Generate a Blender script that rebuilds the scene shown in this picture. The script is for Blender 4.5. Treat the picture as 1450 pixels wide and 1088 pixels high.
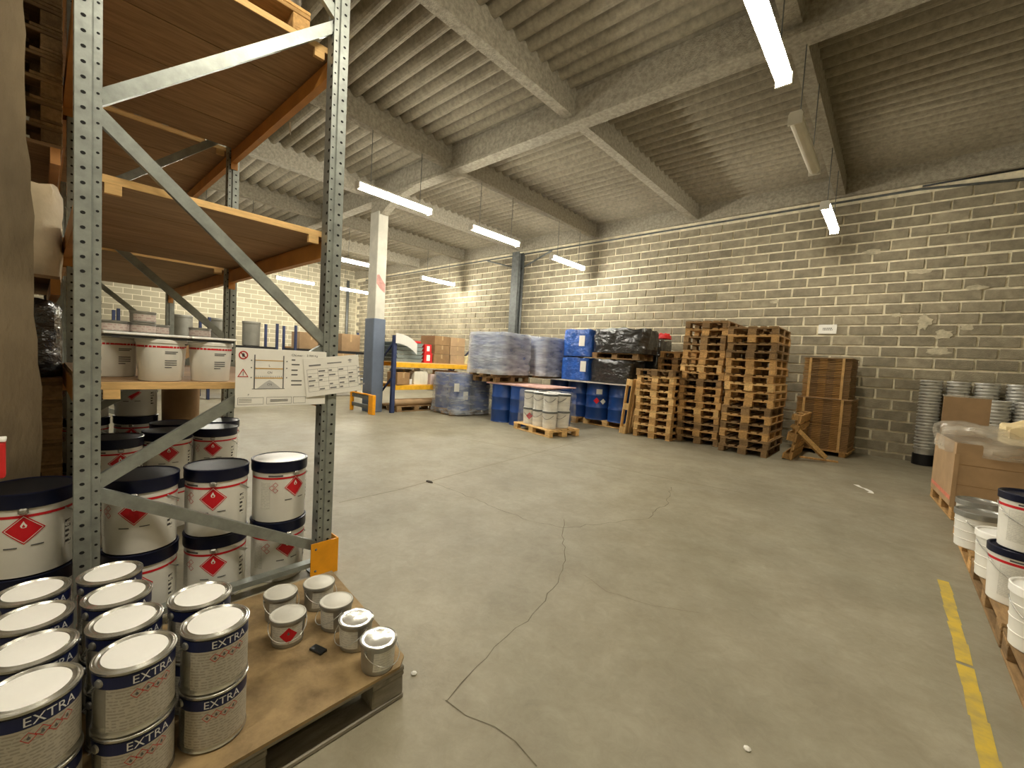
import bpy, bmesh, math, random
from mathutils import Vector, Matrix
random.seed(7)
PI = math.pi
for o in list(bpy.data.objects): bpy.data.objects.remove(o)
SC = bpy.context.scene
COL = SC.collection
# ------------------------------------------------------------------ camera
CAMH = 1.45
FPX = 601.3
def cam_axes(yaw, pitch, roll):
    y, p, r = map(math.radians, (yaw, pitch, roll))
    fwd = Vector((-math.sin(y)*math.cos(p), math.cos(y)*math.cos(p), math.sin(p)))
    right = Vector((math.cos(y), math.sin(y), 0)); up = right.cross(fwd)
    return math.cos(r)*right + math.sin(r)*up, -math.sin(r)*right + math.cos(r)*up, fwd
CR, CU, CF = cam_axes(41.775, -3.15, 3.346)
cd = bpy.data.cameras.new('camera'); cam = bpy.data.objects.new('camera', cd); COL.objects.link(cam)
cd.sensor_fit = 'HORIZONTAL'; cd.sensor_width = 36.0; cd.lens = 36.0*FPX/1450; cd.clip_start = .05; cd.clip_end = 200
cam.matrix_world = Matrix(((CR.x, CU.x, -CF.x, 0), (CR.y, CU.y, -CF.y, 0), (CR.z, CU.z, -CF.z, CAMH), (0, 0, 0, 1)))
SC.camera = cam
def proj(x, y, z):                                   # used only to choose which blocks show largest
    v = Vector((x, y, z-CAMH)); d = v.dot(CF)
    if d < .1: return None
    return 725+FPX*v.dot(CR)/d, 544-FPX*v.dot(CU)/d, d
# ------------------------------------------------------------------ world and exposure
w = bpy.data.worlds.new('world'); SC.world = w; w.use_nodes = True
w.node_tree.nodes['Background'].inputs[0].default_value = (.9, .95, 1, 1)
w.node_tree.nodes['Background'].inputs[1].default_value = 0.0
SC.view_settings.view_transform = 'Standard'; SC.view_settings.look = 'None'
SC.view_settings.exposure = 1.72; SC.view_settings.gamma = 1.0; SC.view_settings.use_curve_mapping = False
LAMP_COL = (1.0, .915, .74)
LAMP_E = 30.0
LAMP2_COL = (1.0, .95, .82)                         # emission raised and cooled in the middle and far rows to brighten mid-hall
LAMP2_E = 56.0

# ------------------------------------------------------------------ materials
MATS = {}
def srgb(r, g, b):
    f = lambda c: (c/255/12.92) if c/255 <= .04045 else ((c/255+.055)/1.055)**2.4
    return (f(r), f(g), f(b))
def M(name, col, rough=.6, metal=0., var=.18, scale=8., stretch=(1, 1, 1), bump=0., bscale=60., rnd=0., detail=4., spec=.4, col2=None, lo=.35, hi=.68, coat=0.):
    """principled material: noise between two tones, optional bump, optional change from piece to piece"""
    if name in MATS: return MATS[name]
    m = bpy.data.materials.new(name); m.use_nodes = True; nt = m.node_tree; N = nt.nodes; L = nt.links
    b = N['Principled BSDF']; b.inputs['Roughness'].default_value = rough; b.inputs['Metallic'].default_value = metal
    b.inputs['Specular IOR Level'].default_value = spec; b.inputs['Coat Weight'].default_value = coat
    tc = N.new('ShaderNodeTexCoord'); mp = N.new('ShaderNodeMapping'); L.new(tc.outputs['Object'], mp.inputs[0])
    mp.inputs['Scale'].default_value = stretch
    src = mp.outputs[0]
    if rnd:
        oi = N.new('ShaderNodeObjectInfo'); sc = N.new('ShaderNodeVectorMath'); sc.operation = 'SCALE'; sc.inputs[0].default_value = (37, 19, 53)
        L.new(oi.outputs['Random'], sc.inputs['Scale']); ad = N.new('ShaderNodeVectorMath'); ad.operation = 'ADD'
        L.new(src, ad.inputs[0]); L.new(sc.outputs[0], ad.inputs[1]); src = ad.outputs[0]
    nz = N.new('ShaderNodeTexNoise'); nz.inputs['Scale'].default_value = scale; nz.inputs['Detail'].default_value = detail; nz.inputs['Roughness'].default_value = .6
    L.new(src, nz.inputs['Vector'])
    cr = N.new('ShaderNodeValToRGB'); e = cr.color_ramp.elements
    c2 = col2 if col2 else tuple(min(1, c*(1+var)) for c in col)
    c1 = tuple(c*(1-var) for c in col) if not col2 else col
    e[0].position = lo; e[0].color = (*c1, 1); e[1].position = hi; e[1].color = (*c2, 1)
    L.new(nz.outputs['Fac'], cr.inputs[0]); out = cr.outputs[0]
    if rnd:
        hs = N.new('ShaderNodeHueSaturation'); mr = N.new('ShaderNodeMapRange')
        mr.inputs['To Min'].default_value = 1-rnd; mr.inputs['To Max'].default_value = 1+rnd
        L.new(oi.outputs['Random'], mr.inputs['Value']); L.new(mr.outputs[0], hs.inputs['Value']); L.new(out, hs.inputs['Color']); out = hs.outputs[0]
    L.new(out, b.inputs['Base Color'])
    if bump:
        n2 = N.new('ShaderNodeTexNoise'); n2.inputs['Scale'].default_value = bscale; n2.inputs['Detail'].default_value = 5
        L.new(src, n2.inputs['Vector']); bp = N.new('ShaderNodeBump'); bp.inputs['Strength'].default_value = bump; bp.inputs['Distance'].default_value = .02
        L.new(n2.outputs['Fac'], bp.inputs['Height']); L.new(bp.outputs[0], b.inputs['Normal'])
    MATS[name] = m; return m
def film_mat(name, col, alpha, rough=.18):
    if name in MATS: return MATS[name]
    m = M(name, col, rough, 0, .2, 3, (1, 1, 4), .9, 6., spec=.8)
    nt = m.node_tree; b = nt.nodes['Principled BSDF']
    nz = nt.nodes.new('ShaderNodeTexNoise'); nz.inputs['Scale'].default_value = 3; nz.inputs['Detail'].default_value = 6
    tc = nt.nodes.new('ShaderNodeTexCoord'); mp = nt.nodes.new('ShaderNodeMapping'); mp.inputs['Scale'].default_value = (1, 1, 4.5); nt.links.new(tc.outputs['Object'], mp.inputs[0]); nt.links.new(mp.outputs[0], nz.inputs['Vector'])
    mr = nt.nodes.new('ShaderNodeMapRange'); mr.inputs['From Min'].default_value = .3; mr.inputs['From Max'].default_value = .7
    mr.inputs['To Min'].default_value = max(0, alpha-.13); mr.inputs['To Max'].default_value = min(1, alpha+.2)
    nt.links.new(nz.outputs['Fac'], mr.inputs[0]); nt.links.new(mr.outputs[0], b.inputs['Alpha'])
    return m
def emit_mat(name, col, strength):
    if name in MATS: return MATS[name]
    m = bpy.data.materials.new(name); m.use_nodes = True; b = m.node_tree.nodes['Principled BSDF']
    b.inputs['Base Color'].default_value = (.9, .9, .85, 1); b.inputs['Emission Color'].default_value = (*col, 1); b.inputs['Emission Strength'].default_value = strength
    tc = m.node_tree.nodes.new('ShaderNodeTexCoord'); gr = m.node_tree.nodes.new('ShaderNodeTexNoise'); gr.inputs['Scale'].default_value = 40
    m.node_tree.links.new(tc.outputs['Object'], gr.inputs['Vector']); m.node_tree.links.new(gr.outputs['Fac'], b.inputs['Roughness'])
    MATS[name] = m; return m
def print_mat(name, paper, ink, rows=90., thr=.5):
    """fine print too small to read: broken lines of ink"""
    if name in MATS: return MATS[name]
    m = M(name, paper, .5, 0, .05, 5); nt = m.node_tree; N = nt.nodes; L = nt.links; b = N['Principled BSDF']
    base = b.inputs['Base Color'].links[0].from_socket
    tc = N.new('ShaderNodeTexCoord'); sp = N.new('ShaderNodeSeparateXYZ'); L.new(tc.outputs['UV'], sp.inputs[0])
    mu = N.new('ShaderNodeMath'); mu.operation = 'MULTIPLY'; mu.inputs[1].default_value = rows; L.new(sp.outputs['Y'], mu.inputs[0])
    fr = N.new('ShaderNodeMath'); fr.operation = 'FRACT'; L.new(mu.outputs[0], fr.inputs[0])
    gt = N.new('ShaderNodeMath'); gt.operation = 'GREATER_THAN'; gt.inputs[1].default_value = .5; L.new(fr.outputs[0], gt.inputs[0])
    mp = N.new('ShaderNodeMapping'); mp.inputs['Scale'].default_value = (rows*.9, rows, 1); L.new(tc.outputs['UV'], mp.inputs[0])
    nz = N.new('ShaderNodeTexNoise'); nz.inputs['Scale'].default_value = 1; nz.inputs['Detail'].default_value = 1; L.new(mp.outputs[0], nz.inputs['Vector'])
    g2 = N.new('ShaderNodeMath'); g2.operation = 'GREATER_THAN'; g2.inputs[1].default_value = thr; L.new(nz.outputs['Fac'], g2.inputs[0])
    an = N.new('ShaderNodeMath'); an.operation = 'MULTIPLY'; L.new(gt.outputs[0], an.inputs[0]); L.new(g2.outputs[0], an.inputs[1])
    mx = N.new('ShaderNodeMix'); mx.data_type = 'RGBA'; L.new(an.outputs[0], mx.inputs[0]); L.new(base, mx.inputs[6]); mx.inputs[7].default_value = (*ink, 1)
    L.new(mx.outputs[2], b.inputs['Base Color']); return m

FLOORM = M('concrete floor', srgb(138, 132, 114), .55, 0, .0, .55, col2=srgb(162, 155, 135), lo=.3, hi=.7, bump=.08, bscale=30, detail=9, spec=.35)
# floor: second, finer layer of stains
nt = FLOORM.node_tree; b = nt.nodes['Principled BSDF']; base = b.inputs['Base Color'].links[0].from_socket
n2 = nt.nodes.new('ShaderNodeTexNoise'); n2.inputs['Scale'].default_value = 2.3; n2.inputs['Detail'].default_value = 10; n2.inputs['Roughness'].default_value = .7
tc = nt.nodes.new('ShaderNodeTexCoord'); nt.links.new(tc.outputs['Object'], n2.inputs['Vector'])
rp = nt.nodes.new('ShaderNodeValToRGB'); rp.color_ramp.elements[0].position = .38; rp.color_ramp.elements[0].color = (.80, .78, .74, 1); rp.color_ramp.elements[1].position = .62; rp.color_ramp.elements[1].color = (1, 1, 1, 1)
nt.links.new(n2.outputs['Fac'], rp.inputs[0]); mx = nt.nodes.new('ShaderNodeMix'); mx.data_type = 'RGBA'; mx.blend_type = 'MULTIPLY'; mx.inputs[0].default_value = 1
nt.links.new(base, mx.inputs[6]); nt.links.new(rp.outputs[0], mx.inputs[7])
n3 = nt.nodes.new('ShaderNodeTexNoise'); n3.inputs['Scale'].default_value = 11; n3.inputs['Detail'].default_value = 12; n3.inputs['Roughness'].default_value = .75; n3.inputs['Distortion'].default_value = 1.2
nt.links.new(tc.outputs['Object'], n3.inputs['Vector']); rp3 = nt.nodes.new('ShaderNodeValToRGB'); rp3.color_ramp.elements[0].position = .3; rp3.color_ramp.elements[0].color = (.86, .85, .83, 1); rp3.color_ramp.elements[1].position = .7; rp3.color_ramp.elements[1].color = (1.07, 1.07, 1.06, 1)
nt.links.new(n3.outputs['Fac'], rp3.inputs[0]); mx3 = nt.nodes.new('ShaderNodeMix'); mx3.data_type = 'RGBA'; mx3.blend_type = 'MULTIPLY'; mx3.inputs[0].default_value = 1
nt.links.new(mx.outputs[2], mx3.inputs[6]); nt.links.new(rp3.outputs[0], mx3.inputs[7]); nt.links.new(mx3.outputs[2], b.inputs['Base Color'])

CEIL = M('flocked ceiling', srgb(142, 134, 116), .95, 0, .2, 14, bump=.3, bscale=55, detail=8)
BEAM = M('flocked beam', srgb(160, 153, 136), .95, 0, .25, 18, bump=1.0, bscale=60, detail=8)
MORTAR = M('mortar', srgb(230, 221, 194), .95, 0, .2, 5, bump=.6, bscale=40)
SMEAR = M('smeared mortar', srgb(190, 181, 156), .95, 0, .2, 12, bump=.5, bscale=40)
BLOCK = M('concrete block', srgb(150, 141, 120), .95, 0, .22, 6, bump=.7, bscale=70, rnd=.16, detail=8)
ROUGHWALL = M('rough render', srgb(122, 108, 86), .95, 0, .35, 2.2, (1, 1, .35), .8, 25, detail=8)
GALV = M('galvanised steel', srgb(150, 155, 150), .42, .55, .16, 14, bump=.05, bscale=30)
GALVD = M('dull steel', srgb(105, 108, 106), .5, .4, .2, 10)
HOLE = M('hole shadow black', (.012, .012, .012), .9)
ORANGE = M('orange beam paint', srgb(190, 132, 66), .5, 0, .12, 6)
YEL = M('safety orange paint', srgb(238, 160, 22), .45, 0, .1, 8)
YBEAM = M('yellow beam paint', srgb(226, 170, 40), .5, 0, .12, 8)
NAVYP = M('blue post paint', srgb(48, 58, 92), .5, 0, .15, 8)
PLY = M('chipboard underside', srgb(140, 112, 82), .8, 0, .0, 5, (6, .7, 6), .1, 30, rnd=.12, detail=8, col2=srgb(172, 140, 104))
PLYE = M('raw board edge', srgb(222, 182, 122), .8, 0, .12, 14, (1, 1, 6), rnd=.08)
SHEET = M('worn plywood sheet', srgb(112, 92, 62), .8, 0, 0, 5.5, bump=.15, bscale=40, detail=10, col2=srgb(172, 146, 104))
WOODL = M('light pallet wood', srgb(212, 174, 116), .85, 0, .22, 7, (5, 1, 5), .15, 40, rnd=.22)
WOODM = M('mid pallet wood', srgb(186, 146, 92), .85, 0, .25, 7, (5, 1, 5), .15, 40, rnd=.25)
WOODD = M('weathered pallet wood', srgb(138, 110, 74), .9, 0, .25, 7, (5, 1, 5), .2, 40, rnd=.28)
WOODG = M('grey weathered wood', srgb(136, 130, 118), .9, 0, .22, 6, (5, 1, 5), .25, 40, rnd=.15)
WHITE = M('white tin paint', srgb(226, 224, 216), .32, 0, .05, 5, spec=.5)
WHITEP = M('white plastic', srgb(230, 228, 220), .4, 0, .05, 5)
LIDW = M('white lid', srgb(248, 247, 243), .35, .0, .04, 6, spec=.5)
NAVY = M('navy lid', srgb(15, 20, 44), .34, 0, .2, 6, spec=.3)
LIDB = M('blue-black lid', srgb(15, 17, 24), .42, 0, .2, 6, spec=.25)
NAVYB = M('navy print', srgb(22, 32, 74), .35, 0, .1, 6)
RED = M('red print', srgb(200, 24, 36), .45, 0, .08, 6)
REDT = M('red plastic', srgb(205, 40, 40), .45, 0, .1, 6)
BLACKP = M('black plastic', (.012, .013, .014), .35, 0, .3, 5, spec=.5)
TIN = M('bright tin', srgb(190, 188, 180), .26, .85, .12, 10)
TIND = M('grey tin', srgb(160, 160, 155), .36, .7, .14, 10)
WIRE = M('steel wire', srgb(185, 185, 180), .3, .8, .1, 20)
DRUMB = M('blue drum paint', srgb(28, 66, 132), .35, 0, .14, 3, spec=.5)
BLUEW = M('blue plastic wrap', srgb(44, 92, 178), .26, 0, .3, 4, (1, 1, 1), 1.0, 7, spec=.7)
BLUEW.node_tree.nodes['Bump'].inputs['Distance'].default_value = .07
BLACKW = M('black plastic wrap', (.016, .016, .016), .22, 0, .5, 4, (1, 1, 1.4), .9, 3.2, spec=.9)
BLACKW.node_tree.nodes['Bump'].inputs['Distance'].default_value = .09
CARD = M('cardboard', srgb(172, 142, 106), .85, 0, .12, 4, rnd=.1)
CARDD = M('brown cardboard', srgb(148, 116, 78), .85, 0, .16, 4, rnd=.14)
PAPER = M('white paper', srgb(236, 234, 226), .6, 0, .04, 6)
INK = M('grey ink', srgb(96, 96, 96), .7, 0, .1, 10)
INKR = M('red ink', srgb(190, 40, 36), .6, 0, .1, 10)
INKO = M('orange ink', srgb(205, 160, 70), .6, 0, .1, 10)
GREYT = M('pale grey ink', srgb(190, 190, 188), .6, 0, .05, 10)
LETTER = M('white lettering', srgb(225, 226, 228), .4, 0, .03, 10)
FINE = print_mat('fine print on white', srgb(214, 212, 202), srgb(196, 194, 186), 95., .46)
FINEB = print_mat('bold print on white', srgb(228, 226, 216), srgb(60, 58, 56), 42., .45)
FINET = print_mat('fine print on tin', srgb(184, 178, 164), srgb(158, 152, 140), 110., .46)
BAG = film_mat('clear bag film', srgb(220, 212, 195), .30)
WRAP = film_mat('stretch film', srgb(215, 220, 226), .28)
WRAPL = film_mat('pale stretch film', srgb(226, 230, 236), .42)
YLINE = M('yellow floor paint', srgb(206, 176, 62), .6, 0, .0, 9, detail=9, col2=srgb(170, 150, 84), lo=.42, hi=.66)
CRACK = M('crack shadow', srgb(104, 97, 80), .95, 0, .2, 20)
JOINT = M('joint filler', srgb(128, 118, 98), .95, 0, .2, 20)

# ------------------------------------------------------------------ mesh builder
class MB:
    def __init__(s): s.v = []; s.f = []; s.u = {}; s.sm = set()
    def add(s, vs, fs, smooth=False, uv=None):
        o = len(s.v); s.v += [tuple(p) for p in vs]
        for i, f in enumerate(fs):
            if smooth: s.sm.add(len(s.f))
            if uv: s.u[len(s.f)] = [uv[k] for k in f]
            s.f.append([k+o for k in f])
        return s
    def box(s, a, b_, bev=0.0):
        x0, y0, z0 = a; x1, y1, z1 = b_
        if bev <= 0:
            s.add([(x0, y0, z0), (x1, y0, z0), (x1, y1, z0), (x0, y1, z0), (x0, y0, z1), (x1, y0, z1), (x1, y1, z1), (x0, y1, z1)],
                  [(0, 3, 2, 1), (4, 5, 6, 7), (0, 1, 5, 4), (1, 2, 6, 5), (2, 3, 7, 6), (3, 0, 4, 7)])
        else:
            bm = bmesh.new(); bmesh.ops.create_cube(bm, size=1)
            for v in bm.verts: v.co = Vector(((x0+x1)/2+v.co.x*(x1-x0), (y0+y1)/2+v.co.y*(y1-y0), (z0+z1)/2+v.co.z*(z1-z0)))
            bmesh.ops.bevel(bm, geom=bm.edges[:], offset=bev, segments=1, affect='EDGES')
            bm.verts.index_update(); s.add([v.co for v in bm.verts], [[v.index for v in f.verts] for f in bm.faces]); bm.free()
        return s
    def bar(s, p, q, w_, h_, up=(0, 0, 1)):
        p = Vector(p); q = Vector(q); d = (q-p).normalized(); sd = d.cross(Vector(up))
        if sd.length < 1e-4: sd = d.cross(Vector((0, 1, 0)))
        sd.normalize(); u = sd.cross(d); vs = []
        for c in (p, q):
            for a, b_ in ((-1, -1), (1, -1), (1, 1), (-1, 1)): vs.append(c+sd*a*w_/2+u*b_*h_/2)
        return s.add(vs, [(0, 1, 2, 3), (7, 6, 5, 4), (0, 4, 5, 1), (1, 5, 6, 2), (2, 6, 7, 3), (3, 7, 4, 0)])
    def lathe(s, prof, n=32, cx=0, cy=0, close=True):
        vs = []; fs = []
        for r, z in prof:
            for i in range(n):
                a = 2*PI*i/n; vs.append((cx+r*math.cos(a), cy+r*math.sin(a), z))
        for j in range(len(prof)-1):
            for i in range(n):
                k = (i+1) % n; fs.append((j*n+i, j*n+k, (j+1)*n+k, (j+1)*n+i))
        if close:
            if prof[0][0] > 1e-6: fs.append(tuple(range(n-1, -1, -1)))
            if prof[-1][0] > 1e-6: fs.append(tuple(range((len(prof)-1)*n, len(prof)*n)))
        return s.add(vs, fs)
    def tube(s, pts, r, n=6):
        pts = [Vector(p) for p in pts]; vs = []; fs = []
        for i, p in enumerate(pts):
            d = (pts[min(i+1, len(pts)-1)]-pts[max(i-1, 0)]).normalized()
            a = d.cross(Vector((0, 0, 1)))
            if a.length < 1e-3: a = d.cross(Vector((1, 0, 0)))
            a.normalize(); c = d.cross(a)
            for k in range(n): t = 2*PI*k/n; vs.append(p+(a*math.cos(t)+c*math.sin(t))*r)
        for i in range(len(pts)-1):
            for k in range(n): m_ = (k+1) % n; fs.append((i*n+k, i*n+m_, (i+1)*n+m_, (i+1)*n+k))
        fs.append(tuple(range(n-1, -1, -1))); fs.append(tuple(range((len(pts)-1)*n, len(pts)*n)))
        return s.add(vs, fs, True)
    def extrude(s, poly, p0, ax_u, ax_v, ax_w, ln):
        """2D polygon (u,v) pushed ln along w"""
        p0 = Vector(p0); U = Vector(ax_u); V = Vector(ax_v); W_ = Vector(ax_w); n = len(poly)
        vs = [p0+U*a+V*b_ for a, b_ in poly]+[p0+U*a+V*b_+W_*ln for a, b_ in poly]
        fs = [(i, (i+1) % n, n+(i+1) % n, n+i) for i in range(n)]
        fs += [tuple(range(n-1, -1, -1)), tuple(range(n, 2*n))]
        return s.add(vs, fs)
    def bent(s, polys, r, a0=0., taper=None, uvs=True):
        """flat shapes (u to the right seen from outside, v=z) wrapped round a cylinder of radius r (or r(z))"""
        for poly in polys:
            rr = lambda z: (taper(z) if taper else r)
            vs = [(rr(v)*math.cos(a0+u/rr(v)), rr(v)*math.sin(a0+u/rr(v)), v) for u, v in poly]
            s.add(vs, [tuple(range(len(poly)))], True, [(u, v) for u, v in poly])
        return s
    def build(s, name, mat, parent=None, smooth=None, mods=()):
        me = bpy.data.meshes.new(name); me.from_pydata(s.v, [], s.f)
        if s.u:
            ul = me.uv_layers.new(name='UVMap')
            for i, p in enumerate(me.polygons):
                if i in s.u:
                    for li, uv in zip(p.loop_indices, s.u[i]): ul.data[li].uv = uv
        for i, p in enumerate(me.polygons): p.use_smooth = bool(smooth) or i in s.sm
        me.materials.append(mat); me.update()
        if smooth:
            try: me.set_sharp_from_angle(angle=math.radians(38))
            except Exception: pass
        return place(name, me, parent)
def place(name, me, parent=None, loc=(0, 0, 0), rot=(0, 0, 0)):
    o = bpy.data.objects.new(name, me); COL.objects.link(o); o.parent = parent; o.location = loc; o.rotation_euler = rot; return o
def thing(name, label, cat, loc=(0, 0, 0), rz=0, group=None, rot=None):
    o = bpy.data.objects.new(name, None); COL.objects.link(o); o.location = loc; o.rotation_euler = rot if rot else (0, 0, rz); o.empty_display_size = .1
    return tag(o, label, cat, group)
def tag(o, label, cat, group=None, kind=None):
    o['label'] = label; o['category'] = cat
    if group: o['group'] = group
    if kind: o['kind'] = kind
    return o
def struct(o, label=None):
    o['kind'] = 'structure'
    if label: o['label'] = label
    return o
KIDS = {}
def kids(o):
    if o not in KIDS: KIDS[o] = [c for c in bpy.data.objects if c.parent is o]
    return KIDS[o]
def dup(root, loc, rz=None, label=None, group=None, rot=None):
    def cp(o, par):
        c = o.copy(); COL.objects.link(c); c.parent = par
        for ch in kids(o): cp(ch, c)
        return c
    r = cp(root, None); r.location = loc
    if rot: r.rotation_euler = rot
    elif rz is not None: r.rotation_euler = (0, 0, rz)
    if label: r['label'] = label
    if group: r['group'] = group
    return r
class Proto:
    """first use moves the prototype itself, later uses copy it with all its parts"""
    def __init__(s, root): s.root = root; s.used = False
    def put(s, loc, rz=0, label=None, group=None, rot=None):
        if not s.used:
            s.used = True; o = s.root; kids(o)
            for c in kids(o): kids(c)
            o.location = loc; o.rotation_euler = rot if rot else (0, 0, rz)
            if label: o['label'] = label
            if group: o['group'] = group
            return o
        return dup(s.root, loc, rz, label, group, rot)
def text_polys(txt, size):
    """triangles of a word laid flat, origin at its left end"""
    cu = bpy.data.curves.new('t', 'FONT'); cu.body = txt; cu.size = size; cu.resolution_u = 2
    ob = bpy.data.objects.new('t', cu); COL.objects.link(ob)
    me = bpy.data.meshes.new_from_object(ob.evaluated_get(bpy.context.evaluated_depsgraph_get()))
    me.calc_loop_triangles()
    T = [[(me.vertices[i].co.x, me.vertices[i].co.y) for i in t.vertices] for t in me.loop_triangles]
    bpy.data.objects.remove(ob); bpy.data.meshes.remove(me); return T
def twidth(T): return max(p[0] for t in T for p in t)
def diamond(cx, cz, a, n=8):
    """filled diamond cut in strips so that it bends"""
    P = []
    for i in range(n):
        u0 = -a+2*a*i/n; u1 = -a+2*a*(i+1)/n; h0 = a-abs(u0); h1 = a-abs(u1)
        poly = [(cx+u0, cz-h0), (cx+u1, cz-h1), (cx+u1, cz+h1), (cx+u0, cz+h0)]
        q = [p for k, p in enumerate(poly) if p != poly[k-1]]
        P.append(q)
    return P
def dring(cx, cz, a, t):
    P = []; pts = [(0, 1), (1, 0), (0, -1), (-1, 0)]
    for k in range(4):
        p, q = pts[k], pts[(k+1) % 4]
        for i in range(3):
            f0, f1 = i/3, (i+1)/3
            A = [p[j]+(q[j]-p[j])*f0 for j in (0, 1)]; B = [p[j]+(q[j]-p[j])*f1 for j in (0, 1)]
            P.append([(cx+A[0]*a, cz+A[1]*a), (cx+A[0]*(a-t), cz+A[1]*(a-t)), (cx+B[0]*(a-t), cz+B[1]*(a-t)), (cx+B[0]*a, cz+B[1]*a)])
    return P
def strip(u0, u1, z0, z1, n=10):
    return [[(u0+(u1-u0)*i/n, z0), (u0+(u1-u0)*(i+1)/n, z0), (u0+(u1-u0)*(i+1)/n, z1), (u0+(u1-u0)*i/n, z1)] for i in range(n)]
def flame(cx, cz, s_):
    pts = [(0, 1.1), (-.35, .45), (-.62, -.1), (-.45, -.62), (0, -.75), (.45, -.62), (.62, -.1), (.3, .35)]
    return [[(cx+x*s_, cz+z*s_) for x, z in pts]]

# ================================================================== STRUCTURE
WX0, WX1, WY0, WY1 = -21.0, 6.5, -4.5, 11.0
ZROOF = 5.60
b_ = MB(); b_.box((WX0-.2, WY0-.2, -.2), (WX1+.2, WY1+.2, 0.0)); floor = struct(b_.build('floor', FLOORM), 'worn bare concrete floor with cracks and a yellow line')
def ribbon(pts, w_, z=.0015, jag=0.):
    m = MB(); P = []
    for i in range(len(pts)-1):
        a = Vector((*pts[i], 0)); c = Vector((*pts[i+1], 0)); n = max(1, int((c-a).length/.07))
        for k in range(n): P.append(a+(c-a)*k/n+Vector((random.uniform(-jag, jag), random.uniform(-jag, jag), 0)))
    P.append(Vector((*pts[-1], 0))); vs = []
    for i, p in enumerate(P):
        d = (P[min(i+1, len(P)-1)]-P[max(0, i-1)]).normalized(); s_ = Vector((-d.y, d.x, 0)); ww = w_*random.uniform(.55, 1.2)/2 if jag else w_/2
        vs += [p+s_*ww+Vector((0, 0, z)), p-s_*ww+Vector((0, 0, z))]
    m.add(vs, [(2*i, 2*i+1, 2*i+3, 2*i+2) for i in range(len(P)-1)]); return m
def flr(px, py):                                     # pixel -> floor point, used once to lay the cracks out
    d = CR*(px-725)-CU*(py-544)+CF*FPX; t = -CAMH/d.z; return (d.x*t, d.y*t)
def px_path(*pp): return [flr(*p) for p in pp]
for k, (pp, w_, mt, jg) in enumerate([
        (((800, 735), (798, 765), (800, 800), (790, 825), (765, 860), (745, 880), (700, 915), (675, 945), (655, 970), (633, 993)), .0055, CRACK, .014),
        (((633, 993), (660, 1010), (700, 1030), (725, 1050), (760, 1086)), .005, CRACK, .012),
        (((615, 684), (680, 710), (750, 738), (800, 748), (870, 740), (915, 735), (945, 712), (950, 690)), .006, CRACK, .02),
        (((828, 815), (860, 838), (920, 858), (990, 868)), .004, JOINT, .012),
        (((480, 712), (560, 695), (690, 660), (850, 618)), .012, JOINT, .0),
        (((590, 610), (760, 640), (930, 675), (1060, 700)), .012, JOINT, .0)]):
    c = ribbon(px_path(*pp), w_, .0012, jg).build('crack', mt, floor)
m = MB(); ys = [-1+.25*i for i in range(23)]
for i in range(22):
    j = lambda: random.uniform(-.006, .006)
    m.add([(.37+j(), ys[i], .002), (.43+j(), ys[i], .002), (.43+j(), ys[i+1]-(.03 if i == 16 else 0), .002), (.37+j(), ys[i+1]-(.03 if i == 16 else 0), .002)], [(0, 1, 2, 3)])
m.build('floor_marking', YLINE, floor)
tag(ribbon([(-.26, 7.62), (-.22, 7.5), (-.12, 7.38), (-.1, 7.22)], .06, .004, .02).build('paper_scrap', PAPER), 'torn scrap of white paper on the open floor near the back wall', 'paper')
for (x, y) in ((flr(1058, 1062)), (flr(586, 955))):
    mm = MB(); mm.lathe([(.0, .001), (.012, .001), (.014, .006), (.006, .012), (0, .012)], 7); o = mm.build('debris', PAPER); o.location = (x, y, 0)
    tag(o, 'small pale crumb of litter on the bare floor beside the front pallet' if x < -1 else 'tiny pale chip of litter lying in the middle of the empty floor', 'litter')
mm = MB(); mm.lathe([(0, .001), (.05, .001), (.04, .012), (0, .014)], 9); o = mm.build('debris', M('dark debris', srgb(60, 52, 40), .9)); o.location = (*flr(608, 683), 0); o.scale = (1.2, .5, 1)
tag(o, 'dark flat scrap lying on a floor joint left of the middle', 'litter')

# ceiling: corrugated sheets, ridges along x
m = MB(); xs = [WX0-.2, -12, -6, -3, 0, 3, WX1+.2]; PITCH = .235; n = int((WY1-WY0+.4)/PITCH*8)
for i in range(n+1):
    y = WY0-.2+i*PITCH/8; z = ZROOF-.13*abs(math.sin(PI*y/PITCH))**.8+.06
    for x in xs: m.v.append((x, y, z))
K = len(xs)
m.f = [[i*K+j, i*K+j+1, (i+1)*K+j+1, (i+1)*K+j] for i in range(n) for j in range(K-1)]
m.add([(WX0-.2, WY0-.2, 5.8), (WX1+.2, WY0-.2, 5.8), (WX1+.2, WY1+.2, 5.8), (WX0-.2, WY1+.2, 5.8)], [(0, 1, 2, 3)])
ceiling = struct(m.build('ceiling', CEIL, None, False), 'corrugated roof sheets sprayed with grey fireproofing')
for p in ceiling.data.polygons: p.use_smooth = False
def ipoly(wd, h_, tf=.05, tw=.09):
    a = wd/2; t = tw/2; g = .03
    return [(-a, 0), (a, 0), (a, tf), (t+g, tf+.012), (t, tf+.05), (t, h_-tf-.05), (t+g, h_-tf), (a, h_-tf), (a, h_), (-a, h_), (-a, h_-tf), (-t-g, h_-tf), (-t, h_-tf-.05), (-t, tf+.05), (-t-g, tf+.012), (-a, tf)]
PUR = [-1.095+2.885*k for k in range(2, -7, -1)]
for x in PUR:
    MB().extrude([(-.085, 0), (.085, 0), (.085, .16), (.075, .42), (-.075, .42), (-.085, .16)], (x, WY0, 5.19), (1, 0, 0), (0, 0, 1), (0, 1, 0), WY1-WY0).build('ceiling_beam', BEAM, ceiling)
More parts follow.
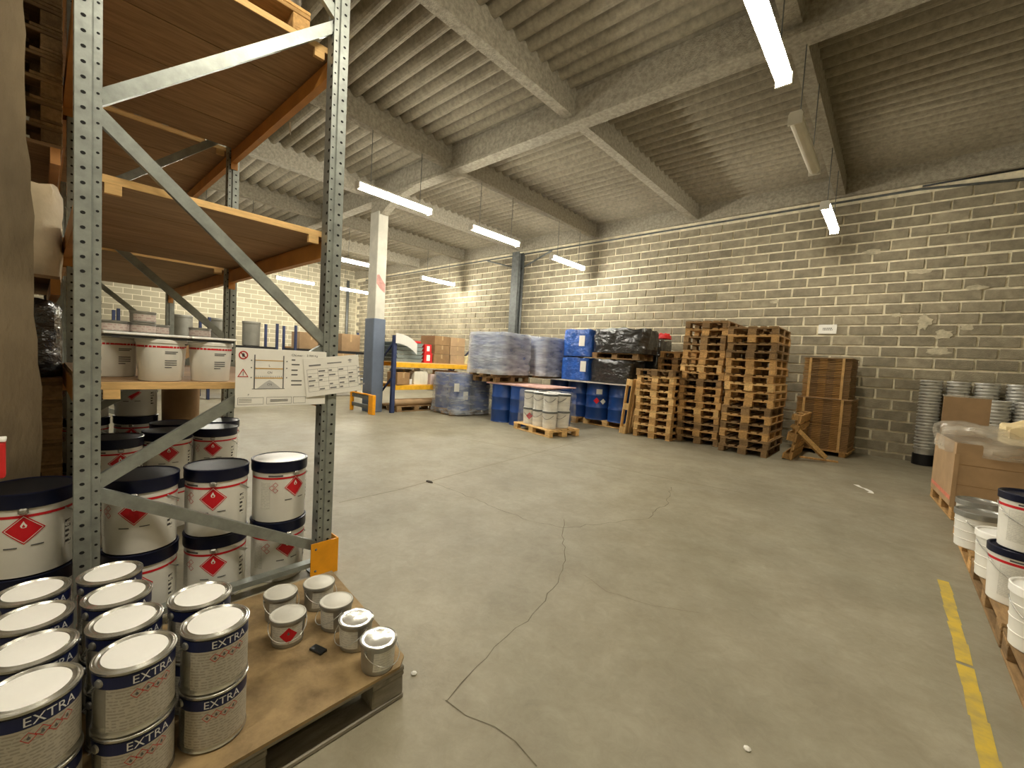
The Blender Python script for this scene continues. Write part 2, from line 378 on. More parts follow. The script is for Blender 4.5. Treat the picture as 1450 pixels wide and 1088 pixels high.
for y in (5.5, -3.4):
    MB().extrude([(-.13, 0), (.13, 0), (.13, .055), (.075, .075), (.07, .5), (-.07, .5), (-.075, .075), (-.13, .055)], (WX0, y, 5.07), (0, 1, 0), (0, 0, 1), (1, 0, 0), WX1-WX0).build('main_ceiling_beam', BEAM, ceiling)
# flocked band between wall top and sheets
MB().box((WX0, 10.9, 5.16), (WX1, 11.0, 5.6)).build('wall_plate', BEAM, ceiling)

# back wall: mortar bed with single blocks laid proud of it
wall = struct(MB().box((WX0-.2, 11.0, -.1), (WX1+.2, 11.25, 5.65)).build('wall_back', MORTAR), 'long unpainted concrete block wall with pale mortar joints')
BP, BC, BJ = .515, .2045, .035
Z0 = 1.845-BC/2-9*BC
def block_mesh(seed):
    r = random.Random(seed); bm = bmesh.new(); bmesh.ops.create_cube(bm, size=1)
    for v in bm.verts:
        v.co = Vector((v.co.x*(BP-BJ)+r.uniform(-.004, .004), v.co.y*.03, v.co.z*(BC-BJ)+r.uniform(-.003, .003)))
        if v.co.y < 0: v.co.x *= .985; v.co.z *= .96
    me = bpy.data.meshes.new('block'); bm.to_mesh(me); bm.free(); me.materials.append(BLOCK); return me
BM_ = [block_mesh(i) for i in range(8)]
cells = []
for r_ in range(26):
    zc = Z0+(r_+.5)*BC
    if zc > 5.1: continue
    off = -.498+BP/2+(BP/2 if (r_ % 2) == 0 else 0)
    for c in range(-42, 14):
        x = off+c*BP
        if x < WX0+.3 or x > WX1-.3: continue
        p = proj(x, 11, zc); q = proj(x+BP, 11, zc); s_ = 0
        if p and 0 < p[0] < 1450 and 0 < p[1] < 1088 and q: s_ = abs(q[0]-p[0])*FPX*BC/p[2]
        hid = (-9.4 < x < -4.2 and zc < 1.9) or (-4.2 < x < -1.2 and zc < 1.9) or (x > .6 and zc < 1.2) or (-1.3 < x < -.6 and zc < 1.7)
        if hid: s_ *= .1
        cells.append((s_, x, zc))
cells.sort(reverse=True)
for k, (s_, x, zc) in enumerate(cells[:300]):
    place('block', BM_[k % 8], wall, (x+random.uniform(-.004, .004), 10.992+random.uniform(-.004, .002), zc+random.uniform(-.003, .003)))
def joined(mb, me, loc):
    o = len(mb.v); mb.v += [(v.co.x+loc[0], v.co.y+loc[1], v.co.z+loc[2]) for v in me.vertices]
    mb.f += [[i+o for i in p.vertices] for p in me.polygons]
m = MB()
for k, (s_, x, zc) in enumerate(cells[300:]): joined(m, BM_[k % 8], (x+random.uniform(-.004, .004), 10.992+random.uniform(-.004, .002), zc))
o = m.build('block_courses', M('concrete block far', srgb(152, 143, 122), .95, 0, .32, 2.6, bump=.7, bscale=70, detail=8), wall); o['kind'] = 'stuff'
for sx, sz, sw, sh in ((.35, 2.62, .12, .16), (.62, 2.38, .16, .1), (.58, 2.08, .18, .09), (.9, 2.5, .1, .06), (1.75, 1.95, .12, .3), (-.05, 2.75, .09, .05), (.2, 3.55, .2, .05), (-.5, 4.0, .18, .06), (.95, 3.2, .15, .05), (-2.1, 3.1, .12, .04)):
    rr = random.Random(int(sx*100)+9); nn = 18
    m = MB(); m.v = [(sx+sw*math.cos(2*PI*i/nn)*rr.uniform(.55, 1.1), 10.9695, sz+sh*math.sin(2*PI*i/nn)*rr.uniform(.55, 1.1)) for i in range(nn)]; m.v += [(x*.96+sx*.04, 10.98, z*.96+sz*.04) for x, y, z in m.v]
    m.f = [list(range(nn))]+[[i, nn+i, nn+(i+1) % nn, (i+1) % nn] for i in range(nn)]
    m.build('mortar_smear', SMEAR, wall)
# other walls
def brick_mat(name):
    m = M(name, srgb(168, 160, 136), .95, 0, .15, 3, bump=.3, bscale=40); N = m.node_tree.nodes; L = m.node_tree.links; b = N['Principled BSDF']
    t = N.new('ShaderNodeTexBrick'); t.inputs['Scale'].default_value = 1; t.inputs['Brick Width'].default_value = .515; t.inputs['Row Height'].default_value = .2045; t.inputs['Mortar Size'].default_value = .012
    t.inputs['Color1'].default_value = (*srgb(165, 158, 136), 1); t.inputs['Color2'].default_value = (*srgb(145, 138, 118), 1); t.inputs['Mortar'].default_value = (*srgb(205, 196, 170), 1)
    tc = N.new('ShaderNodeTexCoord'); mp = N.new('ShaderNodeMapping'); mp.inputs['Rotation'].default_value = (PI/2, 0, PI/2)
    sp = N.new('ShaderNodeSeparateXYZ'); cb = N.new('ShaderNodeCombineXYZ'); L.new(tc.outputs['Object'], sp.inputs[0]); L.new(sp.outputs['Y'], cb.inputs['X']); L.new(sp.outputs['Z'], cb.inputs['Y'])
    L.new(cb.outputs[0], t.inputs['Vector']); L.new(t.outputs['Color'], b.inputs['Base Color']); return m
struct(MB().box((WX0-.25, WY0-.2, -.1), (WX0, 11.0, 5.65)).build('wall_far', brick_mat('far block wall')), 'distant pale block wall at the far end of the hall')
struct(MB().box((WX1, WY0-.2, -.1), (WX1+.25, 11.0, 5.65)).build('wall_right', MORTAR))
struct(MB().box((WX0-.25, WY0-.25, -.1), (WX1+.25, WY0, 5.65)).build('wall_front', MORTAR))
# rough rendered pier at the left, ragged right edge
m = MB(); nz, ny = 44, 12; top = [(-.055), (.012)]
for i in range(nz+1):
    z = 5.2*i/nz; e = .012-.028*max(0, z-.9)+.006*math.sin(z*7)+.004*math.sin(z*23)
    for j in range(ny+1):
        y = -1.6+(e+1.6)*j/ny; m.v.append((-3.12+.012*math.sin(z*3.1+y*9)+.01*math.sin(y*31+z)+(-.02 if j == ny else 0), y, z))
    m.v.append((-3.35, e-.02, z)); m.v.append((-3.35, -1.6, z))
K = ny+3
for i in range(nz):
    for j in range(K): m.f.append([i*K+j, i*K+(j+1) % K, (i+1)*K+(j+1) % K, (i+1)*K+j])
m.f.append(list(range(K-1, -1, -1))); m.f.append([nz*K+k for k in range(K)])
struct(m.build('wall_left', ROUGHWALL, None, True), 'rough brown rendered pier close at the left edge')

# columns and wall steelwork
t = thing('concrete_column', 'pale plastered column with a knee brace and a blue-grey guard at its foot', 'column', (-9.5, 5.5, 0))
MB().box((-.19, -.13, 2.2), (.19, .13, 4.8), .012).build('shaft', M('pale plaster', srgb(190, 186, 172), .85, 0, .12, 3, bump=.2), t)
MB().box((-.21, -.16, 0), (.21, .16, 2.27), .015).build('foot_cladding', M('blue grey paint', srgb(96, 106, 122), .6, 0, .1, 3), t)
MB().extrude([(-.22, 4.8), (.22, 4.72), (.75, 4.98), (1.55, 5.07), (-.22, 5.07)], (0, -.1, 0), (1, 0, 0), (0, 0, 1), (0, 1, 0), .2).build('knee_brace', BEAM, t)
MB().add([(.1915, -.12, 3.1), (.1915, -.02, 2.98), (.1915, .1, 2.9), (.1915, .115, 3.1), (.1915, .03, 3.2), (.1915, -.06, 3.32), (.1915, -.115, 3.3)], [(0, 1, 2, 3, 4, 5, 6)]).build('red_stain', M('faded red stain', srgb(180, 136, 126), .8, 0, .2, 9), t)
t = thing('steel_column', 'grey steel wall column with bracing rods against the block wall', 'column', (-9.75, 10.85, 0))
MB().extrude(ipoly(.3, .26, .03, .03), (0, -.13, 0), (1, 0, 0), (0, 1, 0), (0, 0, 1), 5.1).build('shaft', GALVD, t)
MB().tube([(.15, 0, 4.55), (1.4, .02, 5.0)], .028).build('brace', GALVD, t); MB().tube([(-.15, 0, 4.62), (-1.5, .02, 5.0)], .028).build('brace', GALVD, t)
MB().tube([(.3, -.05, 0), (.3, -.05, 5.0)], .03).build('conduit', GALVD, t)
m = MB().tube([(WX0+1, 10.96, 5.03), (-12, 10.96, 5.05), (-1, 10.96, 5.07), (.1, 10.96, 5.07), (3.4, 10.96, 4.78)], .022, 8)
tag(m.build('wall_pipe', GALVD), 'thin dark pipe running along the top of the block wall', 'pipe')
m = MB().tube([(.12, 10.93, 5.11), (.8, 10.93, 5.12), (3.4, 10.93, 5.14)], .016, 6)
tag(m.build('cable', BLACKP), 'thin black cable along the wall top at the right, above the pipe', 'cable')
m = MB().tube([(-20.9, 10.5, 0), (-20.9, 10.5, 5.0)], .07, 10); tag(m.build('drain_pipe', GALVD), 'grey vertical pipe on the distant end wall', 'pipe')
# small notice on the wall
t = thing('wall_notice', 'small white notice with grey lettering fixed to the block wall', 'sign', (-1.095, 10.96, 2.485))
MB().box((-.155, 0, -.095), (.155, .012, .095), .003).build('board', PAPER, t)
m = MB(); 
for k in range(2):
    x = -.08
    while x < .08:
        l = random.uniform(.012, .03); m.box((x, -.001, -.022+.03*k), (min(x+l, .085), 0.0005, -.004+.03*k)); x += l+.008
m.build('lettering', INK, t)

# ================================================================== LAMPS
def make_lamp(lit, cool=False):
    t = thing('strip_lamp', '', 'lamp', group='hanging strip lamps')
    n = 9; L = .74
    MB().extrude([(-.062, .05), (.062, .05), (.05, .085), (-.05, .085)], (0, -L, 0), (1, 0, 0), (0, 0, 1), (0, 1, 0), 2*L).build('housing', WHITEP, t)
    prof = [(-.06, .048)]+[(.062*math.cos(PI+PI*i/n), .01+.05*math.sin(PI+PI*i/n)) for i in range(n+1)]+[(.06, .048)]
    MB().extrude(prof, (0, -L+.02, 0), (1, 0, 0), (0, 0, 1), (0, 1, 0), 2*L-.04).build('diffuser', (emit_mat('lit cool diffuser', LAMP2_COL, LAMP2_E) if cool else emit_mat('lit diffuser', LAMP_COL, LAMP_E)) if lit else M('unlit diffuser', srgb(215, 210, 195), .4, 0, .05, 5), t)
    for s_ in (-1, 1):
        MB().extrude([(-.066, -.045), (.066, -.045), (.066, .06), (.05, .088), (-.05, .088), (-.066, .06)], (0, s_*L-.012, 0), (1, 0, 0), (0, 0, 1), (0, 1, 0), .024).build('end_cap', WHITEP, t)
        MB().tube([(0, s_*.5, .085), (0, s_*.5, 1.0)], .006, 5).build('hanging_wire', GALVD, t)
    return Proto(t)
lamp = make_lamp(True); lamp_c = make_lamp(True, True); lamp_off = make_lamp(False)
row = {'near': (-6.8, [(4.25, 'lit strip lamp in front of the column knee brace, longest of the middle row'), (6.78, 'lit strip lamp in the middle row, above the film-wrapped drums'), (9.6, 'lit strip lamp of the middle row nearest the block wall')])}
for y, lb in row['near'][1]: lamp_c.put((-6.8, y, 4.17), 0, lb)
lamp.put((-.97, 3.86, 4.17), 0, 'brightest large strip lamp at the top right of the hall')
lamp_off.put((-.99, 6.1, 4.17), 0, 'unlit white strip lamp hanging between two lit ones at the right')
lamp.put((-1.02, 9.05, 4.17), 0, 'lit strip lamp hanging close to the block wall above the notice')
for x, y, lb in ((-12.58, 6.8, 'lit strip lamp partly behind the plastered column'), (-12.6, 9.74, 'lit strip lamp right of the column in front of the block wall'), (-18.4, 7.0, 'lit strip lamp far off at left, behind the rack post'), (-18.4, 9.6, 'small farthest lit strip lamp, just left of the column')):
    lamp_c.put((x, y, 4.17), 0, lb)
for x, y in ((-.97, 1.12), (-.975, -1.62), (-12.58, 3.2), (-18.4, 4.2)):   # the rows go on out of the picture
    (lamp if x > -2 else lamp_c).put((x, y, 4.17), 0, 'lit strip lamp %s' % {-.97: 'overhead, just above the rack and the front pallet', -.975: 'behind the camera, in line with the brightest one', -12.58: 'farther off behind the second rack frame', -18.4: 'farthest off behind the rack decks'}[x])

# ================================================================== PALLETS
def make_pallet(wood, grp):
    t = thing('pallet', 'wooden pallet', 'pallet', group=grp)
    def piece(sx, sy, sz, seed):
        m = MB().box((-sx/2, -sy/2, -sz/2), (sx/2, sy/2, sz/2), .004); r = random.Random(seed)
        me = bpy.data.meshes.new('board'); me.from_pydata([(a+r.uniform(-.002, .002), b_+r.uniform(-.002, .002), c) for a, b_, c in m.v], [], m.f); me.materials.append(wood); return me
    wide = piece(.145, 1.2, .0215, 1); nar = piece(.1, 1.2, .0215, 2); cross = piece(.145, .8, .0215, 3); blk = piece(.138, .138, .078, 4); blk2 = piece(.098, .138, .078, 5)
    for x, me in ((-.3275, wide), (-.172, nar), (0, wide), (.172, nar), (.3275, wide)): place('deck_board', me, t, (x, 0, .13325))
    for y in (-.5275, 0, .5275): place('cross_board', cross, t, (0, y, .11125), (0, 0, PI/2))
    cross2 = None
    for x, me in ((-.35, blk2), (0, blk), (.35, blk2)):
        for y in (-.527, 0, .527): place('block', me, t, (x, y, .0613))
    for x, me in ((-.35, nar), (0, wide), (.35, nar)): place('bottom_board', me, t, (x, 0, .01125))
    return Proto(t)
for_cross = None
PG = 'empty pallets stacked by the block wall'
pal_l = make_pallet(WOODL, PG); pal_m = make_pallet(WOODM, PG); pal_d = make_pallet(WOODD, PG); pal_g = make_pallet(WOODG, None)
def ordinal(k): return ['lowest', 'second', 'third', 'fourth', 'fifth', 'sixth', 'seventh', 'eighth', 'ninth', 'tenth', 'eleventh', 'twelfth', 'thirteenth', 'fourteenth', 'fifteenth', 'sixteenth', 'seventeenth', 'eighteenth'][k]
def pstack(cx, cy, n, seq, where, rz0=0):
    for k in range(n):
        p = {'l': pal_l, 'm': pal_m, 'd': pal_d}[seq[k % len(seq)]]
        tone = {'l': 'pale', 'm': 'brown', 'd': 'dark weathered'}[seq[k % len(seq)]]
        pos = ordinal(k)+(' from the floor' if k else '')
        p.put((cx+random.uniform(-.022, .022), cy+random.uniform(-.02, .02), k*.1445), rz0+random.uniform(-.012, .012), '%s pallet, %s in the %s' % (tone, pos, where), PG)
pstack(-3.67, 9.13, 10, 'mlmlmllmld', 'lower front stack')
pstack(-2.84, 9.4, 17, 'dmdmlmmmdmlmmddmd', 'middle tall stack')
pstack(-1.92, 9.1, 16, 'ddmdmdmmlmmmddmd', 'tall stack nearest the brown bundles')
pstack(-3.74, 10.375, 13, 'mdmlm', 'half hidden rear stack')
# pallet standing on its edge, leaning on the lower stack
UPR = Matrix(((0, 0, 1), (1, 0, 0), (0, 1, 0)))
pal_l.put((-4.34, 8.93, .604), 0, 'pale pallet standing on its short edge against the lower stack', PG, (Matrix.Rotation(math.radians(5), 3, 'Y') @ UPR).to_euler())
pal_m.put((-1.30, 9.35, .415), 0, 'worn pallet standing on edge at the foot of the tall stacks', PG, (0, math.radians(97), 0))
m = MB().bar((0, 0, 0), (.46, .35, -.52), .1, .07); o = m.build('timber', WOODL); o.location = (-1.24, 8.84, .60)
tag(o, 'loose squared timber leaning down from the upright worn pallet to the floor', 'timber')
m = MB().bar((0, 0, .012), (.55, .1, .012), .09, .022); o = m.build('plank', WOODM); o.location = (-1.15, 9.25, 0); tag(o, 'short loose plank on the floor beneath the leaning timber', 'plank')

# bundles of brown sheets
def bundle(z0, n, w_, d_, th, lb):
    t = thing('sheet_bundle', lb, 'bundle', (-.95 + .02, 10.45, z0), math.radians(-4), 'strapped bundles of brown sheets')
    m = MB(); m2 = MB()
    for k in range(n):
        e = random.uniform(-.006, .006)
        for i in range(6):                          # every sheet is a flute-edged tray: six ribs and gaps along the front
            x0 = -w_/2+w_*i/6; dd = (.012 if i % 2 else 0)
            (m if i % 2 else m2).box((x0+e, -d_/2+dd+e, k*th), (x0+w_/6+e, d_/2, k*th+th*.74))
    o = m.build('sheets', CARDD, t); o['kind'] = 'stuff'; o = m2.build('sheet_ribs', M('tan ribbed card', srgb(168, 128, 76), .85, 0, .15, 5), t); o['kind'] = 'stuff'
    h_ = n*th
    for x in (-w_*.36, w_*.34): MB().box((x-.02, -d_/2-.012, 0), (x+.02, -d_/2-.004, h_+.004)).build('strap', M('pale strap', srgb(212, 172, 112), .5), t)
    MB().box((-w_/2-.012, -d_/2-.012, h_), (w_/2+.012, d_/2+.01, h_+.016), .002).build('cover_sheet', CARD, t)
    return t
pb = thing('low_skid', 'low wooden skid under the strapped brown bundles', 'skid', (-.93, 10.45, 0), math.radians(-4))
for x in (-.36, 0, .36): MB().box((x-.05, -.4, 0), (x+.05, .4, .08), .004).build('runner', WOODM, pb)
MB().box((-.45, -.42, .08), (.45, .42, .1)).build('board', WOODM, pb)
bundle(.1, 28, .86, .80, .0345, 'lower strapped bundle of brown ribbed sheets by the wall')
bundle(.1+28*.0345+.017, 22, .74, .74, .0345, 'upper strapped bundle of brown ribbed sheets by the wall')

# nested steel pails in towers by the wall
t = thing('steel_pail', 'empty steel pail', 'pail')
MB().lathe([(.116, 0), (.118, .004), (.1355, .278), (.150, .282), (.153, .294), (.150, .306), (.139, .31), (.1362, .302), (.1352, .29), (.1172, .012), (0, .012)], 20).build('body', M('matt tin', srgb(205, 204, 198), .34, .35, .1, 10), t, True)
for s_ in (-1, 1): MB().box((s_*.141-.008, -.018, .263), (s_*.141+.008, .018, .277), .003).build('ear', TIND, t)
PAIL = Proto(t)
plinth = M('black plinth', (.01, .01, .011), .5)
TW = [(.52, 10.72), (.86, 10.74), (1.2, 10.74), (1.56, 10.74), (1.92, 10.74), (2.28, 10.74), (.98, 10.4), (1.3, 10.4), (1.62, 10.4)]
names = ['the free-standing tower nearest the brown bundles', 'the tower just behind the bag-topped carton', 'the third back tower', 'the fourth back tower', 'the fifth back tower', 'the last back tower by the right frame edge', 'the lower front tower left', 'the lower front tower in the middle', 'the lower front tower right']
for (x, y), nm in zip(TW, names):
    if x > 2.2: continue
    top = 1.57 if y > 10.5 else 1.30
    m = MB(); z0 = .0
    if y > 10.5 or True:
        o = MB().lathe([(.142, 0), (.154, .004), (.154, .196), (.146, .2), (.145, .19), (.143, .011), (0, .011)], 20).build('black_tub', plinth, None, True); o.location = (x, y, 0)
        tag(o, 'black plastic tub under %s of nested pails' % nm, 'tub', 'black tubs under the pail towers'); z0 = .0125
    n = int((top-z0-.31)/.0552)+1
    for k in range(n):
        PAIL.put((x+random.uniform(-.0006, .0006), y+random.uniform(-.0006, .0006), z0+k*.0552), PI/10*(k*3 % 20), 'nested empty steel pail in %s' % nm, 'nested steel pails: '+nm)

# ================================================================== BLUE DRUMS AND WRAPPED LOADS
t = thing('steel_drum', 'blue steel drum', 'drum')
R = .286; prof = [(.27, .012), (R+.006, .0), (R+.008, .012), (R, .022), (R, .27), (R+.01, .285), (R+.01, .30), (R, .315), (R, .565), (R+.01, .58), (R+.01, .595), (R, .61), (R, .855), (R+.008, .865), (R+.008, .878), (R, .88), (R-.008, .862), (0, .86)]
MB().lathe(prof, 40).build('body', DRUMB, t, True)
m = MB().lathe([(.03, .86), (.03, .872), (0, .872)], 14, .17, 0); m.lathe([(.02, .86), (.02, .87), (0, .87)], 12, -.17, .05); m.build('bung', BLACKP, t, True)
DRUM = Proto(t)
def drum(x, y, z, lb, rz=0, label_at=None, haz=None):
    d = DRUM.put((x, y, z), rz, lb, 'blue steel drums')
    if label_at is not None:
        MB().bent(strip(-.07, .07, .62, .74, 6), R+.0015, label_at).build('paper_label', FINE, d)
    if haz is not None:
        MB().bent(diamond(0, .46, .075), R+.002, haz).build('hazard_diamond', RED, d); MB().bent(diamond(.16, .45, .07), R+.002, haz).build('hazard_diamond', PAPER, d)
    return d
CAMD = lambda x, y: math.atan2(-y, -x)               # direction from a thing to the camera
# front pair on the floor
drum(-6.86, 7.42, 0, 'blue drum on the floor beside the film-wrapped pallet')
drum(-6.25, 7.40, 0, 'blue drum on the floor behind the white pails', 0, CAMD(-6.25, 7.4)+.6)
drum(-5.64, 7.62+.35, .0, 'blue drum on the floor hidden right behind the white pails')
drum(-6.86, 8.03, 0, 'blue drum in the second row behind the front pair, left'); drum(-6.24, 8.03, 0, 'blue drum in the second row behind the front pair, right')
# right pair on a pallet
pal_l.put((-5.05, 9.45, 0), PI/2, 'pale pallet under the two blue drums left of the pallet stacks', 'pallets carrying goods')
pal_m.put((-6.35, 9.3, 0), PI/2, 'pallet in the shade under the back drums', 'pallets carrying goods')
drum(-5.37, 9.22, .145, 'blue drum with hazard diamonds on the pallet beside the white pails', 0, CAMD(-5.2, 9.2)+.1, CAMD(-5.35, 9.22)-.1)
drum(-4.76, 9.24, .145, 'blue drum at the right end next to the leaning pallet'); drum(-5.98, 9.3, .145, 'blue drum behind the front row, left of the hazard-marked one'); drum(-6.6, 9.35, .145, 'blue drum deepest in the row behind the pails')
# lid boards between the tiers
o = MB().box((-7.2, 7.15, .882), (-5.45, 8.35, .91), .003).build('sheet', M('red edged board', srgb(188, 150, 138), .8, 0, .2, 6)); tag(o, 'pale pinkish board laid over the front row of blue drums', 'board')
o = MB().box((-7.75, 8.8, 1.027), (-4.4, 9.93, 1.05), .003).build('sheet', M('white edged board', srgb(200, 190, 180), .8, 0, .2, 6)); tag(o, 'pale board laid over the back row of blue drums', 'board')

def lumpy(name, mat, cx, cy, z0, z1, wx, wy, parent=None, amp=.02, seed=1, flare=0., rnd_=.16, sag=.0, nseg=14, ntop=5):
    """a soft wrapped block: rounded square rings with wrinkles, closed on top"""
    r = random.Random(seed); ph = [r.uniform(0, 6.28) for _ in range(8)]; m = MB(); N_ = 56; rings = []
    def ring(sc, z, k):
        out = []
        for i in range(N_):
            a = 2*PI*i/N_; c, s_ = math.cos(a), math.sin(a); p = 6
            q = (abs(c)**p+abs(s_)**p)**(-1/p)
            wob = amp*(math.sin(7*a+ph[0]+3*z)*.5+math.sin(13*a+ph[1]-9*z)*.35+math.sin(23*a+ph[2]+17*z)*.3)
            out.append((cx+(wx/2*sc)*q*c*(1+wob*1.2), cy+(wy/2*sc)*q*s_*(1+wob*1.2), z+(amp*.6*math.sin(5*a+ph[3])+amp*.5*math.sin(11*a+ph[4]) if k else 0)))
        return out
    for j in range(nseg+1):
        f = j/nseg; z = z0+(z1-z0)*f; sc = 1+flare*(1-f)**3
        if f > .93: sc *= 1-(f-.93)*.5
        rings.append(ring(sc, z, j > 1))
    for j in range(1, ntop):
        f = j/ntop; rings.append(ring(.965*(1-f), z1+amp*.5*math.sin(j*2.1+seed)-sag*f, True))
    for rg in rings: m.v += rg
    for j in range(len(rings)-1):
        for i in range(N_): k = (i+1) % N_; m.f.append([j*N_+i, j*N_+k, (j+1)*N_+k, (j+1)*N_+i])
    m.f.append([(len(rings)-1)*N_+i for i in range(N_)])
    return m.build(name, mat, parent, True)
def wrapped(cx, cy, z0, rz, lb, film, nx=2, ny=2, wood=None, flare=.06, sp=.604):
    (wood or pal_d).put((cx, cy, z0), rz, 'dark pallet under the %s' % lb, 'pallets carrying goods')
    for i in range(nx):
        for j in range(ny):
            dx, dy = (i-(nx-1)/2)*sp, (j-(ny-1)/2)*sp; c, s_ = math.cos(rz), math.sin(rz)
            drum(cx+dx*c-dy*s_, cy+dx*s_+dy*c, z0+.145, 'blue drum inside the %s, %s' % (lb, ['back left', 'front left', 'back right', 'front right'][(i*2+(1-j)) % 4]))
    o = lumpy('stretch_film', film, 0, 0, .05, 1.045, nx*sp+.03, ny*sp+.03, None, .008, int(cx*7) % 50, flare, nseg=18)
    o.location = (cx, cy, z0); o.rotation_euler = (0, 0, rz); tag(o, 'clear stretch film round the %s' % lb, 'film', 'stretch film wraps')
    return o
f1 = wrapped(-8.35, 7.42, 0, math.radians(-6), 'four drums wrapped low beside the blue-post rack', WRAP)
for a, z in ((-.25, .62), (.02, .42)): MB().box((.598 if a > 0 else .585, -.42+a, z), (.606 if a > 0 else .6, -.28+a, z+.2)).build('paper_label', FINE, f1)
pal_d.put((-7.3, 7.75, .9105), 0, 'dark pallet laid on the red board over the front drums', 'pallets carrying goods')
wrapped(-7.33, 7.68, 1.0555, 0, 'four drums wrapped on top of the left front drums', WRAPL, flare=.02)
wrapped(-7.1, 8.95, 1.0505, 0, 'four drums wrapped on the back drums', WRAPL, flare=.0)
# blue and black packs on the back drums
def pack(name, mat, x0, x1, y0, y1, z0, z1, lb, cat, amp, seed, sag=0, label=None):
    o = lumpy(name, mat, 0, 0, 0, z1-z0, x1-x0, y1-y0, None, amp, seed, 0, sag=sag); o.location = ((x0+x1)/2, (y0+y1)/2, z0); tag(o, lb, cat, 'plastic wrapped packs on the drums')
    if label: MB().box((label[0], -(y1-y0)/2-.015, label[1]), (label[0]+.16, -(y1-y0)/2-.006, label[1]+.26)).build('paper_label', FINEB, o)
    return o
pack('wrapped_pack', BLUEW, -6.43, -5.60, 9.0, 9.85, 1.06, 1.62, 'blue plastic wrapped pack with a white label, lower of two', 'pack', .012, 3, 0, (.22, .22))
pack('wrapped_pack', BLUEW, -6.40, -5.55, 9.0, 9.85, 1.66, 2.32, 'blue plastic wrapped pack with a white label, upper of two', 'pack', .016, 5, 0, (.1, .25))
pack('wrapped_pack', BLACKW, -5.56, -4.43, 8.98, 9.85, 1.06, 1.60, 'pack under crinkled black plastic, lower one above the drums', 'pack', .02, 8)
pal_d.put((-4.9, 9.42, 1.625), PI/2, 'dark pallet between the two black plastic packs', 'pallets carrying goods')
pack('wrapped_pack', BLACKW, -5.52, -4.17, 8.96, 9.88, 1.77, 2.34, 'long pack under shiny black plastic, topmost on the drums', 'pack', .028, 11, .05)
pack('wrapped_pack', BLACKW, -4.72, -4.2, 9.95, 10.75, 0, 2.15, 'tall black plastic pack tucked behind the pallet stacks', 'pack', .022, 13, .05)
pack('wrapped_pack', BLACKW, -6.98, -6.46, 9.62, 10.25, 1.052, 2.1, 'black plastic pack left of the blue packs', 'pack', .03, 17, .08)
o = lumpy('red_cloth', REDT, 0, 0, 0, .1, .5, .4, None, .03, 4, .1); o.location = (-4.4, 10.3, 2.2); tag(o, 'small red plastic bag on top of the black packs', 'bag')

# white pails on a turned pallet
RZ = math.radians(-13)
pal_l.put((-5.33, 7.10, 0), RZ+PI/2, 'pale pallet carrying the white pails in front of the blue drums', 'pallets carrying goods')
t = thing('plastic_pail', 'white plastic pail', 'pail', group='white pails on the turned pallet')
MB().lathe([(.13, 0), (.136, .005), (.146, .29), (.152, .3), (.152, .34), (.146, .345), (0, .34)], 28).build('body', WHITEP, t, True)
MB().lathe([(.1535, .3), (.157, .302), (.157, .338), (.1535, .34)], 28, close=False).build('rim_band', M('dark rim', srgb(60, 66, 62), .5), t, True)
MB().tube([(.15*math.cos(a), .15*math.sin(a), .24-.06*math.sin(2*(a+2.2))) for a in [-2.2+i*.16 for i in range(12)]], .004).build('handle', BLACKP, t)
WP = Proto(t)
c, s_ = math.cos(RZ), math.sin(RZ)
for k in range(2):
    for i, dx in enumerate((-.32, 0, .32)):
        for j, dy in enumerate((-.18, .16)):
            x = -5.33+dx*c-dy*s_; y = 7.10+dx*s_+dy*c
            o = WP.put((x, y, .145+k*.346), random.uniform(-.3, .3), 'white plastic pail on the turned pallet, %s tier, %s row, %s' % (['lower', 'upper'][k], ['front', 'back'][j], ['left', 'middle', 'right'][i]))
            if k == 0 and i == 0 and j == 0: MB().bent(diamond(0, .17, .075), .1455, CAMD(x, y)-.1-o.rotation_euler.z).build('hazard_diamond', RED, o)
o = lumpy('stretch_film', film_mat('thin film', srgb(220, 220, 220), .05), 0, 0, .11, .825, 1.12, .80, None, .005, 9, .03); o.location = (-5.33, 7.10, 0.04); o.rotation_euler = (0, 0, RZ); tag(o, 'thin clear film round the white pails', 'film', 'stretch film wraps')

# ================================================================== NEAR PALLET RACK
FX = [-2.64, -4.75, -7.55]                          # front faces of the three frames
YA, YB, HT = .103, 1.275, 5.0                         # outer sides of the two posts
rack = thing('pallet_rack', 'tall galvanised pallet rack with orange beams and chipboard decks', 'rack', (0, 0, 0))
def post_mesh(side):
    """omega section: wide outer face, narrower stepped inner face; local x=0 is the front face, y=0 the outer side"""
    s_ = side
    out = [(0, 0), (0, .052*s_), (-.012, .058*s_), (-.012, .086*s_), (-.095, .086*s_), (-.095, .082*s_), (-.016, .082*s_), (-.016, .062*s_), (-.005, .053*s_), (-.005, .004*s_), (-.095, .004*s_), (-.095, 0)]
    m = MB().extrude(out, (0, 0, 0), (1, 0, 0), (0, 1, 0), (0, 0, 1), HT); h = MB(); n = int(HT/.0625)
    for k in range(n):
        z = .04+k*.0625; y = .026*s_
        h.add([(.0012, y+.009*math.cos(a), z+.0075*math.sin(a)) for a in [2*PI*i/8 for i in range(8)]], [tuple(range(8))])
        y = .072*s_; h.add([(-.0108, y+.006*math.cos(a), z+.02+.0055*math.sin(a)) for a in [2*PI*i/8 for i in range(8)]], [tuple(range(8))])
        h.add([(-.03+.012*math.cos(a), .0872*s_, z+.01*math.sin(a)) for a in [2*PI*i/6 for i in range(6)]], [tuple(range(6))])
        h.add([(-.05+.012*math.cos(a), -.001*s_, z+.01*math.sin(a)) for a in [2*PI*i/6 for i in range(6)]], [tuple(range(6))])
    return m, h
